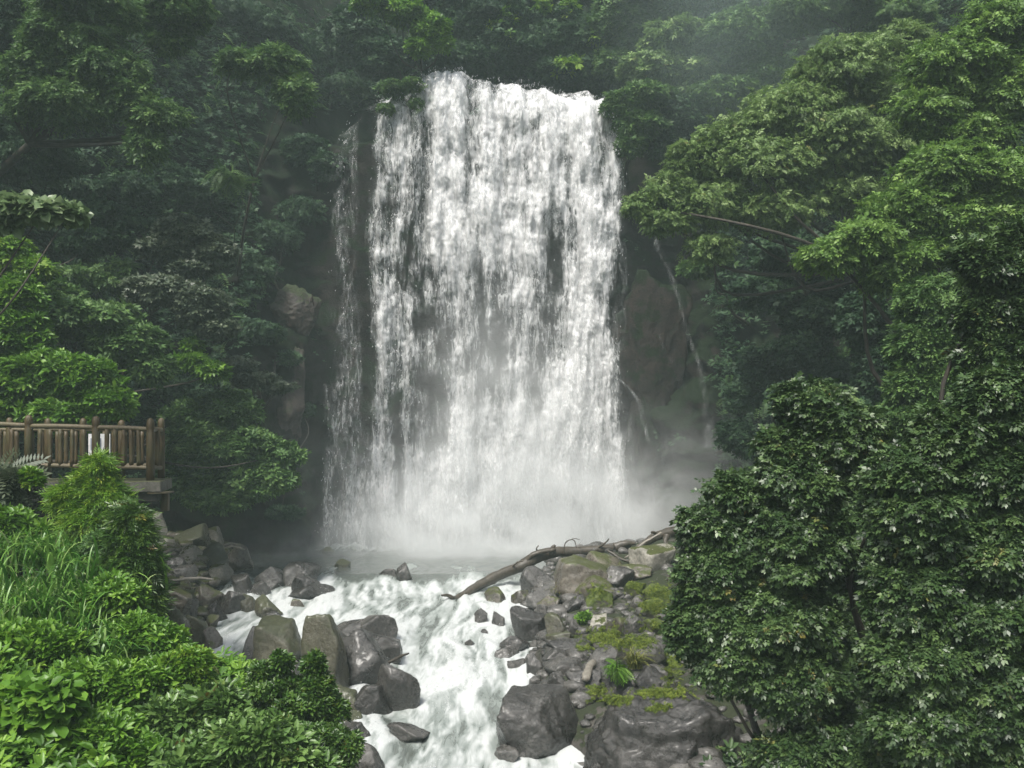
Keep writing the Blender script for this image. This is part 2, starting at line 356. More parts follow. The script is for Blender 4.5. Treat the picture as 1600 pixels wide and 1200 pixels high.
#PART2
# ------------------------------------------------------------------ waterfall
def gs(x, c, w): return np.exp(-((x - c) / w) ** 2)
def soft(y, a, b, e=35): return sst(a - e, a + e, y) * sst(b + e, b - e, y)
BR = [(712, 17, 330, 860, .42), (690, 28, 170, 420, .32), (700, 30, 120, 300, .30), (780, 45, 170, 430, .42), (812, 26, 300, 700, .24),
      (895, 42, 150, 340, .42), (914, 34, 330, 700, .52), (930, 20, 160, 420, .3), (610, 24, 170, 520, .22), (603, 10, 470, 850, .22),
      (642, 14, 520, 720, .22), (850, 34, 140, 260, .2), (868, 24, 590, 770, .26), (755, 60, 690, 870, .3), (860, 85, 640, 870, .32),
      (925, 50, 520, 800, .2), (650, 12, 720, 850, .2), (735, 80, 130, 180, .25), (870, 90, 140, 200, .3)]
DK = [(664, 11, 190, 370, .55), (733, 11, 125, 195, .55), (887, 9, 320, 480, .6), (664, 24, 380, 700, .34), (845, 20, 165, 250, .28),
      (858, 22, 340, 620, .32), (768, 38, 520, 640, .26), (572, 12, 200, 720, .3), (948, 10, 660, 745, .4), (640, 12, 120, 175, .3),
      (745, 14, 230, 330, .22), (690, 10, 640, 760, .2), (738, 26, 350, 520, .16), (940, 14, 230, 360, .2), (625, 16, 560, 760, .2), (622, 26, 420, 800, .25), (800, 14, 470, 640, .25), (700, 8, 180, 330, .25), (835, 10, 560, 700, .2)]
def ytop(px): return 5.5 * fbm(np.stack([np.asarray(px, float) * .03, 0 * px, 0 * px], -1), 3, 3) + np.interp(px, [500, 530, 560, 590, 600, 640, 655, 690, 740, 800, 850, 880, 930, 962, 990], [235, 205, 178, 162, 158, 140, 116, 116, 124, 136, 142, 156, 160, 156, 165])
def dens(px, py):
    wob = 9 * fbm(np.stack([px * .012, py * .006, 0 * px], -1), 3, 5) * sst(120, 400, py) + 14 * sst(500, 850, py) * (px < 700) * np.sin(px * .05)
    x = px + wob
    left = np.interp(py, [110, 200, 300, 700, 860], [592, 588, 583, 578, 560]); right = np.interp(py, [110, 165, 240, 400, 650, 860], [925, 952, 972, 957, 957, 985])
    ins = sst(-10, 10, x - left) * sst(12, -8, x - right)
    veil = sst(500 - 14, 535, x) * sst(990, 965, x) * (1 - ins)
    d = .43 * ins + veil * np.interp(py, [150, 230, 400, 700, 860], [.15, .15, .15, .25, .46])
    for (c, w, a, b, s) in BR: d = d + s * gs(x, c, w) * soft(py, a, b) * ins
    for (c, w, a, b, s) in DK: d = d - .62 * s * gs(x, c, w) * soft(py, a, b)
    st = fbm(np.stack([x * .040, py * .0045, 0 * x], -1), 5, 2, .6)
    cl = fbm(np.stack([x * .035, py * .028, 0 * x], -1), 4, 8)
    d = d + (.10 + .30 * ins) * st * (d > .05) + (.06 + .18 * ins) * cl * (d > .05) + .22 * sst(640, 850, py) * ins
    d = d * sst(0, 5, py - ytop(px) - 3 * fbm(np.stack([px * .05, 0 * px, 0 * px], -1), 3))
    return np.clip(d, 0, 1.1)
def fall_mat(name, lo, hi, sc=(3.0, 3.0, .55), bright=.78):
    m, n, l, p, out = new_mat(name)
    a = n.new('ShaderNodeAttribute'); a.attribute_name = 'dens'
    v, g = geo_pos(n, l, sc)
    t1 = ntex(n, l, v, 1.9, 9, .66, 1.2)
    v2, _ = geo_pos(n, l, (9, 9, 2.6)); t2 = ntex(n, l, v2, 1.3, 6, .65, 1.6)
    f = mth(n, l, 'ADD', mth(n, l, 'MULTIPLY', t1.outputs['Fac'], 1.0), mth(n, l, 'MULTIPLY', t2.outputs['Fac'], .32))
    f = mth(n, l, 'SUBTRACT', f, .66)
    f = mth(n, l, 'ADD', mth(n, l, 'MULTIPLY', f, 1.75), a.outputs['Fac'])
    al = n.new('ShaderNodeMapRange'); al.interpolation_type = 'SMOOTHSTEP'; al.inputs[1].default_value = lo; al.inputs[2].default_value = hi
    l.new(f, al.inputs[0])
    gate = n.new('ShaderNodeMapRange'); gate.inputs[1].default_value = .02; gate.inputs[2].default_value = .25; l.new(a.outputs['Fac'], gate.inputs[0])
    alpha = mth(n, l, 'MULTIPLY', al.outputs[0], gate.outputs[0])
    cr = ramp(n, [(.2, (.60, .63, .63)), (.75, (bright, bright * 1.01, bright * 1.01))]); l.new(f, cr.inputs[0])
    l.new(cr.outputs[0], p.inputs['Base Color']); p.inputs['Roughness'].default_value = .55
    b = n.new('ShaderNodeBump'); b.inputs['Strength'].default_value = .6; b.inputs['Distance'].default_value = .10
    l.new(f, b.inputs['Height']); l.new(b.outputs[0], p.inputs['Normal'])
    tr = n.new('ShaderNodeBsdfTranslucent'); l.new(cr.outputs[0], tr.inputs['Color'])
    mx = n.new('ShaderNodeMixShader'); mx.inputs[0].default_value = .15; l.new(p.outputs[0], mx.inputs[1]); l.new(tr.outputs[0], mx.inputs[2])
    tp = n.new('ShaderNodeBsdfTransparent'); m2 = n.new('ShaderNodeMixShader')
    l.new(alpha, m2.inputs[0]); l.new(tp.outputs[0], m2.inputs[1]); l.new(mx.outputs[0], m2.inputs[2]); l.new(m2.outputs[0], out.inputs['Surface'])
    return m
M['fall'] = fall_mat('falling_water', -.02, 1.08)
M['fall2'] = fall_mat('falling_water_clumps', .55, 1.15, (4.0, 4.0, 1.1), .84)
M['rill'] = fall_mat('thin_rill', .0, 1.3, (3, 3, .6), .8)
YF = 35.6
def fall_pos(px, py, off):
    """the fall leaves the lip at its depth and bows towards the viewer"""
    t = np.clip((py - ytop(px)) / 30.0, 0, 60); Y = YF + 1.4 * np.exp(-t * 1.2) - .012 * (t) - off
    X = (px - 800) / F * YF; Zt = CZ + (HY - ytop(px)) / F * (YF + 1.4)
    Zb = -.15; tt = np.clip((py - ytop(px)) / (862 - ytop(px)), 0, 1)
    return X, Y, Zt + (Zb - Zt) * tt
fall = empty('waterfall', (0, YF, 0), 'broad white waterfall dropping over the dark cliff into the pool', 'waterfall')
for nm, mat, off, amp_, thr, sd_ in (('water_curtain', 'fall', 0.0, .35, 0, 0), ('water_clumps', 'fall2', .45, .5, .25, 60)):
    pxs = np.linspace(492, 996, 300); ts = np.linspace(0, 1, 520)
    A, T = np.meshgrid(pxs, ts, indexing='ij'); B = ytop(A) + T * (862 - ytop(A))
    dn = dens(A, B + (0 if sd_ == 0 else 6 * np.sin(A * .1)))
    X, Y, Zc = fall_pos(A, B, off)
    dd = amp_ * (.9 * fbm(np.stack([X * 1.1, Zc * .12, 0 * X], -1), 3, sd_) + .55 * fbm(np.stack([X * 2.4, Zc * .8, 0 * X], -1), 4, sd_ + 3)) + .35 * dn
    Y = Y - dd
    mk(nm, np.stack([X, Y - YF, Zc], -1).reshape(-1, 3), grid_faces(300, 520), M[mat], fall, attrs={'dens': np.clip(dn - thr, 0, 1.1).ravel()})
    if off == 0: DN = dn
def bez_ribbon(P, w, off=.12):
    P = catmull(P, 10); w = np.interp(np.linspace(0, 1, len(P)), np.linspace(0, 1, len(w)), w)
    w = w * 1.6 * (1 + .3 * fbm(np.stack([P[:, 2] * .8, 0 * P[:, 0], 0 * P[:, 1]], -1), 3))
    k = np.array([-1, -.5, 0, .5, 1]); V = P[:, None, :] + np.stack([k[None] * w[:, None], -.12 * (1 - k[None] ** 2) + 0 * w[:, None], 0 * k[None] * w[:, None]], -1)
    return V.reshape(-1, 3), grid_faces(len(P), 5), (np.ones((len(P), 1)) * (1 - np.abs(k)[None] ** 2)).ravel()
def rill(pts, w, dn, label):
    P = []
    for (a, b) in pts:
        Y = min(hit_c(a, b), 38, 34.5 if 955 < a < 1120 and b > 360 else 99) - .18; P.append(W(a, b, Y))
    P = np.array(P); P[:, 1] = P[:, 1].min() * .7 + P[:, 1] * .3
    V, Q_, d_ = bez_ribbon(P, w)
    tag(mk('rivulet', V, Q_, M['rill'], attrs={'dens': d_ * dn * (.6 if 'left' in label else .42)}), label, 'waterfall', 'thin rivulets on the cliff beside the waterfall')
rill([(1021, 368), (1026, 385), (1034, 405), (1047, 432), (1058, 462), (1066, 495), (1076, 530), (1088, 560), (1098, 600), (1104, 650), (1112, 700)], [.07, .12, .08, .13, .06, .07, .08, .13, .18, .3], .55, 'longest rivulet, winding down the whole cliff right of the waterfall from under the hanging tree')
rill([(1026, 500), (1031, 530), (1042, 555), (1055, 575), (1066, 608)], [.05, .08, .08, .12], .4, 'hair-thin rivulet over the brown outcrop between two longer rivulets')
rill([(958, 586), (980, 605), (997, 628), (1004, 655), (1013, 690)], [.06, .09, .1, .08], .75, 'bright curved rivulet arching away from the right edge of the waterfall')
rill([(962, 600), (972, 635), (984, 668), (986, 710), (976, 760)], [.15, .22, .25, .2], .5, 'soft broad rivulet hugging the right foot of the waterfall')
rill([(1064, 742), (1050, 765), (1030, 785), (1008, 798), (997, 815)], [.08, .1, .12, .08], .6, 'low slanting rivulet above the fallen tree at the right of the pool')
rill([(508, 600), (520, 660), (533, 720), (552, 790), (560, 832)], [.06, .1, .12, .15], .55, 'slanting rivulet along the left edge of the waterfall')
rill([(545, 760), (560, 790), (578, 815), (590, 835)], [.06, .1, .14, .16], .8, 'short white rivulet spreading at the left foot of the waterfall')

# drops and flecks thrown out of the curtain
def flecks(n, pxr, pyr, fn, off, sz, name, parent, mat, seed):
    r = np.random.default_rng(seed); a = r.uniform(*pxr, n * 4); b = r.uniform(*pyr, n * 4)
    k = np.nonzero(r.uniform(0, 1, n * 4) < fn(a, b))[0][:n]; a, b = a[k], b[k]; n = len(a)
    X, Y, Zc = fall_pos(a, b, 0); Y = Y - off * r.uniform(.1, 1, n) - .3; X = X + r.normal(0, .03, n)
    L = sz * r.uniform(.5, 1.6, n) * 2.2; wd = sz * r.uniform(.3, 1.0, n) * .7; lean = r.normal(0, .35, n)
    ax = np.stack([np.sin(lean), r.normal(0, .3, n), -np.cos(lean)], -1); sd = np.stack([np.cos(lean), r.normal(0, .4, n), np.sin(lean)], -1)
    c = np.stack([X, Y, Zc], -1); fr = np.array([0, -.4, 0])
    V = np.stack([c - ax * L[:, None] / 2, c + sd * wd[:, None] / 2, c + ax * L[:, None] / 2, c - sd * wd[:, None] / 2, c + fr * wd[:, None]], 1).reshape(-1, 3) - [0, YF, 0]
    i = np.arange(n)[:, None] * 5
    F3 = np.concatenate([i + [0, 1, 4], i + [1, 2, 4], i + [2, 3, 4], i + [3, 0, 4]])
    return mk(name, V, None, mat, parent, F3=F3, smooth=True)
def whitewater():
    m, n, l, p, out = new_mat('white_spray'); p.inputs['Base Color'].default_value = (.86, .88, .88, 1); p.inputs['Roughness'].default_value = .6
    tr = n.new('ShaderNodeBsdfTranslucent'); tr.inputs['Color'].default_value = (.86, .88, .88, 1)
    mx = n.new('ShaderNodeMixShader'); mx.inputs[0].default_value = .4; l.new(p.outputs[0], mx.inputs[1]); l.new(tr.outputs[0], mx.inputs[2]); l.new(mx.outputs[0], out.inputs['Surface'])
    return m
M['spray'] = whitewater()
flecks(15000, (500, 985), (115, 850), lambda a, b: np.clip((dens(a, b) - .22) * 1.1, 0.03 * (dens(a, b) > .1), 1), .7, .030, 'spray', fall, M['spray'], 5)

r_ = np.random.default_rng(17); fx, fyy = r_.uniform(-9, 3, 60000), r_.uniform(12, 29.5, 60000); ii = np.clip(((fx + 12.5) / .06).astype(int), 0, len(wx) - 1); jj = np.clip(np.searchsorted(wy, fyy), 0, len(wy) - 1)
kk = np.nonzero((t1[ii, jj] > .12) * (fx > XL(fyy)) * (fyy < 27) * (fx < XR(fyy)))[0][:4500]; fx, fyy, ii, jj = fx[kk], fyy[kk], ii[kk], jj[kk]; n_ = len(kk)
c_ = np.stack([fx, fyy, WZ[ii, jj] + r_.exponential(.045, n_)], -1); D_ = nrm(r_.normal(size=(n_, 4, 3))) * (r_.uniform(.006, .016, n_))[:, None, None]
V_ = (c_[:, None] + D_).reshape(-1, 3); i_ = np.arange(n_)[:, None] * 4
tag(mk('splash_drops', V_, None, M['spray'], F3=np.concatenate([i_ + [0, 1, 2], i_ + [0, 2, 3], i_ + [0, 3, 1], i_ + [1, 3, 2]])), 'fine white drops thrown up by the rapids', kind='stuff')
# ------------------------------------------------------------------ mist at the foot of the fall, haze
def vol_mat(name, col, density=None, aniso=0.0):
    m, n, l, p, out = new_mat(name); n.remove(p)
    v = n.new('ShaderNodeVolumePrincipled'); v.inputs['Color'].default_value = (*col, 1); v.inputs['Anisotropy'].default_value = aniso
    if density is not None: v.inputs['Density'].default_value = density
    l.new(v.outputs[0], out.inputs['Volume']); return m, n, l, v
HAZE = .0018
hm, _, _, _ = vol_mat('haze_air', (.72, .92, .90), HAZE)
V_, Q_, _ = box(-120, -30, -6, 120, 110, 72, .01)
tag(mk('haze', V_, Q_, hm, smooth=False), 'thin humid air filling the gorge', kind='stuff')
def mist_mat():
    m, n, l, v = vol_mat('waterfall_mist', (.96, .98, .98))
    g = n.new('ShaderNodeNewGeometry'); s = n.new('ShaderNodeSeparateXYZ'); l.new(g.outputs['Position'], s.inputs[0])
    X, Y, Z = s.outputs
    def mr(src, a, b, c=0, d=1):
        q = n.new('ShaderNodeMapRange'); q.interpolation_type = 'SMOOTHSTEP'
        for k, w_ in zip((1, 2, 3, 4), (a, b, c, d)): q.inputs[k].default_value = w_
        l.new(src, q.inputs[0]); return q.outputs[0]
    t = ntex(n, l, g.outputs['Position'], .42, 4, .6, .6)
    nz = mr(t.outputs['Fac'], .36, .68, .15, 1.6)
    # horizontal envelope: |x+0.4| and distance to the fall
    gx_ = mth(n, l, 'DIVIDE', mth(n, l, 'SUBTRACT', X, -.2), 5.2); gx_ = mth(n, l, 'POWER', mth(n, l, 'ABSOLUTE', gx_), 2.4)
    ex = mth(n, l, 'EXPONENT', mth(n, l, 'MULTIPLY', gx_, -1.0))
    hz = mth(n, l, 'ADD', mth(n, l, 'MULTIPLY', ex, 2.2), .3)          # plume height
    ez = mth(n, l, 'EXPONENT', mth(n, l, 'MULTIPLY', mth(n, l, 'DIVIDE', mth(n, l, 'ADD', Z, .2), hz), -1.0))
    ey = mr(Y, 30.3, 34.8)
    d1 = mth(n, l, 'MULTIPLY', mth(n, l, 'MULTIPLY', ex, ez), ey)
    d1 = mth(n, l, 'MULTIPLY', mth(n, l, 'MULTIPLY', d1, nz), 2.2)
    # thin cloud drifting off to the right of the fall
    bx = mth(n, l, 'POWER', mth(n, l, 'DIVIDE', mth(n, l, 'SUBTRACT', X, 6.0), 3.0), 2.0); bz = mth(n, l, 'POWER', mth(n, l, 'DIVIDE', mth(n, l, 'SUBTRACT', Z, 1.6), 2.4), 2.0)
    d2 = mth(n, l, 'MULTIPLY', mth(n, l, 'EXPONENT', mth(n, l, 'MULTIPLY', mth(n, l, 'ADD', bx, bz), -1.0)), ey)
    d2 = mth(n, l, 'MULTIPLY', mth(n, l, 'MULTIPLY', d2, nz), .32)
    # a veil of fine spray up the whole height
    d3 = mth(n, l, 'MULTIPLY', mth(n, l, 'MULTIPLY', ex, mr(Y, 31.5, 35)), .0016)
    # low drift over the pool
    d4 = mth(n, l, 'MULTIPLY', mth(n, l, 'MULTIPLY', mr(Z, 1.8, 0.0), mr(Y, 29, 33)), mth(n, l, 'MULTIPLY', nz, .035))
    fx_ = mth(n, l, 'POWER', mth(n, l, 'DIVIDE', mth(n, l, 'SUBTRACT', X, -7.6), 2.6), 2.0); fz_ = mth(n, l, 'EXPONENT', mth(n, l, 'MULTIPLY', mth(n, l, 'ADD', Z, 0), -.38))
    d5 = mth(n, l, 'MULTIPLY', mth(n, l, 'MULTIPLY', mth(n, l, 'EXPONENT', mth(n, l, 'MULTIPLY', fx_, -1.0)), fz_), mth(n, l, 'MULTIPLY', mth(n, l, 'MULTIPLY', ey, nz), .07))
    d = mth(n, l, 'ADD', mth(n, l, 'ADD', mth(n, l, 'ADD', d1, d2), d5), mth(n, l, 'ADD', d3, d4))
    edge = mth(n, l, 'MULTIPLY', mr(Z, 19.5, 12), mth(n, l, 'MULTIPLY', mr(X, -12.8, -10), mr(X, 12.8, 9.5)))
    l.new(mth(n, l, 'MULTIPLY', d, edge), v.inputs['Density'])
    m.cycles.volume_sampling = 'MULTIPLE_IMPORTANCE'
    return m
V_, Q_, _ = box(-13, 28.5, -.4, 13, 37.5, 20, .01)
tag(mk('mist', V_, Q_, mist_mat(), smooth=False), 'white mist rising from the foot of the waterfall', kind='stuff')

hm2, n_, l_, v_ = vol_mat('high_mist_air', (.72, .9, .88)); g_ = n_.new('ShaderNodeNewGeometry'); mp = n_.new('ShaderNodeMapping'); mp.inputs['Location'].default_value = (-8.5 / 6.5, -34 / 4, -20.5 / 7); mp.inputs['Scale'].default_value = (1 / 6.5, 1 / 4, 1 / 7)
l_.new(g_.outputs['Position'], mp.inputs['Vector']); ln = n_.new('ShaderNodeVectorMath'); ln.operation = 'LENGTH'; l_.new(mp.outputs[0], ln.inputs[0]); t_ = ntex(n_, l_, g_.outputs['Position'], .3, 3)
q_ = n_.new('ShaderNodeMapRange'); q_.interpolation_type = 'SMOOTHSTEP'; l_.new(ln.outputs['Value'], q_.inputs[0]); q_.inputs[1].default_value = 1.0; q_.inputs[2].default_value = .1; q_.inputs[3].default_value = 0; q_.inputs[4].default_value = .06
l_.new(mth(n_, l_, 'MULTIPLY', q_.outputs[0], t_.outputs['Fac']), v_.inputs['Density'])
V_, Q_, _ = box(2, 30, 13.5, 15, 38, 27.5, .01)
tag(mk('high_mist', V_, Q_, hm2, smooth=False), 'pale drifting mist over the wooded slope right of the lip', kind='stuff')

# ------------------------------------------------------------------ rocks
def ico(sub):
    import bmesh
    bm = bmesh.new(); bmesh.ops.create_icosphere(bm, subdivisions=sub, radius=1)
    V = np.array([v.co[:] for v in bm.verts]); T = np.array([[v.index for v in f.verts] for f in bm.faces]); bm.free(); return V, T
ICO = {k: ico(k) for k in (2, 3, 5, 6)}
SEEDS = {1: 431, 13: 417, 36: 455}
def rock_shape(sub, r, seed, planes=11, soft_=.03, box_=.35):
    D, T = ICO[sub]
    rr = np.random.default_rng(seed); N = nrm(rr.normal(size=(planes, 3))); h = rr.uniform(.55, .95, planes)
    h = h * .5 + .34
    ax = nrm(np.array([[1, 0, 0], [-1, 0, 0], [0, 1, 0], [0, -1, 0], [0, 0, 1], [0, 0, -1.]]) + rr.normal(0, .2 if seed > 400 and seed < 500 else .42, (6, 3))); N = np.vstack([N, ax]); h = np.r_[np.maximum(h, .8) if 400 < seed < 500 else h, rr.uniform(.64, .86, 6)]
    dn = D @ N.T; q = np.where(dn > .05, h[None] / np.maximum(dn, .05), 9.)
    q = -soft_ * np.log(np.exp(-(np.minimum(q, 4) - .5) / soft_).sum(1)) + .5      # smooth minimum
    q = np.minimum(q, 1.25)
    P = D * q[:, None]
    P = P * (1 + .07 * fbm(D * 1.3, 3, seed * 1.7) + .014 * fbm(D * 6, 4, seed * 2.1))[:, None]
    lo, hi = P.min(0), P.max(0); P = (P - (lo + hi) / 2) / ((hi - lo) / 2)
    return P * np.asarray(r), T
ROCKN = [0]
def rock(x0, y0, x1, y1, mat, label, group=None, Y=None, deep=.9, sub=5, seed=None, rot=0, sink=.35, planes=11, soft_=.034, name='boulder', cat='boulder', rough_=0.02):
    ROCKN[0] += 1; seed = SEEDS.get(ROCKN[0], ROCKN[0]) if seed is None else seed
    cx = (x0 + x1) / 2; Yh = hit_g(cx, y1) if Y is None else Y
    w = (x1 - x0) / F * Yh; dr = w * .5 * deep; Yc = Yh + dr * .75
    w = (x1 - x0) / F * Yc; zt = CZ + (HY - y0) / F * (Yc - dr * .2); zb = CZ + (HY - y1) / F * (Yc - dr * .9)
    h = zt - zb; zb = zb - sink * h - .08
    P, T = rock_shape(sub, (w / 2, dr, (zt - zb) / 2), seed, planes, soft_)
    if rough_: Dn = nrm(P / np.array([w / 2, dr, (zt - zb) / 2])); P = P * (1 + rough_ * fbm(Dn * 2.4, 6, seed, .55) - .6 * rough_ * np.abs(fbm(Dn * np.array([2, 2, 6]), 4, seed + 5)))[:, None]
    if rot:
        c, s = math.cos(rot), math.sin(rot); P = P @ np.array([[c, 0, -s], [0, 1, 0], [s, 0, c]]).T
        P[:, 0] *= (w / 2) / np.abs(P[:, 0]).max(); P[:, 2] *= ((zt - zb) / 2) / np.abs(P[:, 2]).max()
    o = mk(name, P, None, M[mat], F3=T); o.location = ((cx - 800) / F * Yc, Yc, (zt + zb) / 2)
    return tag(o, label, cat, group)
GM, GL, GR, GS = 'boulders in the middle of the rapids', 'boulders piled on the left bank', 'boulders piled on the right bank', 'rocks in the rapids'
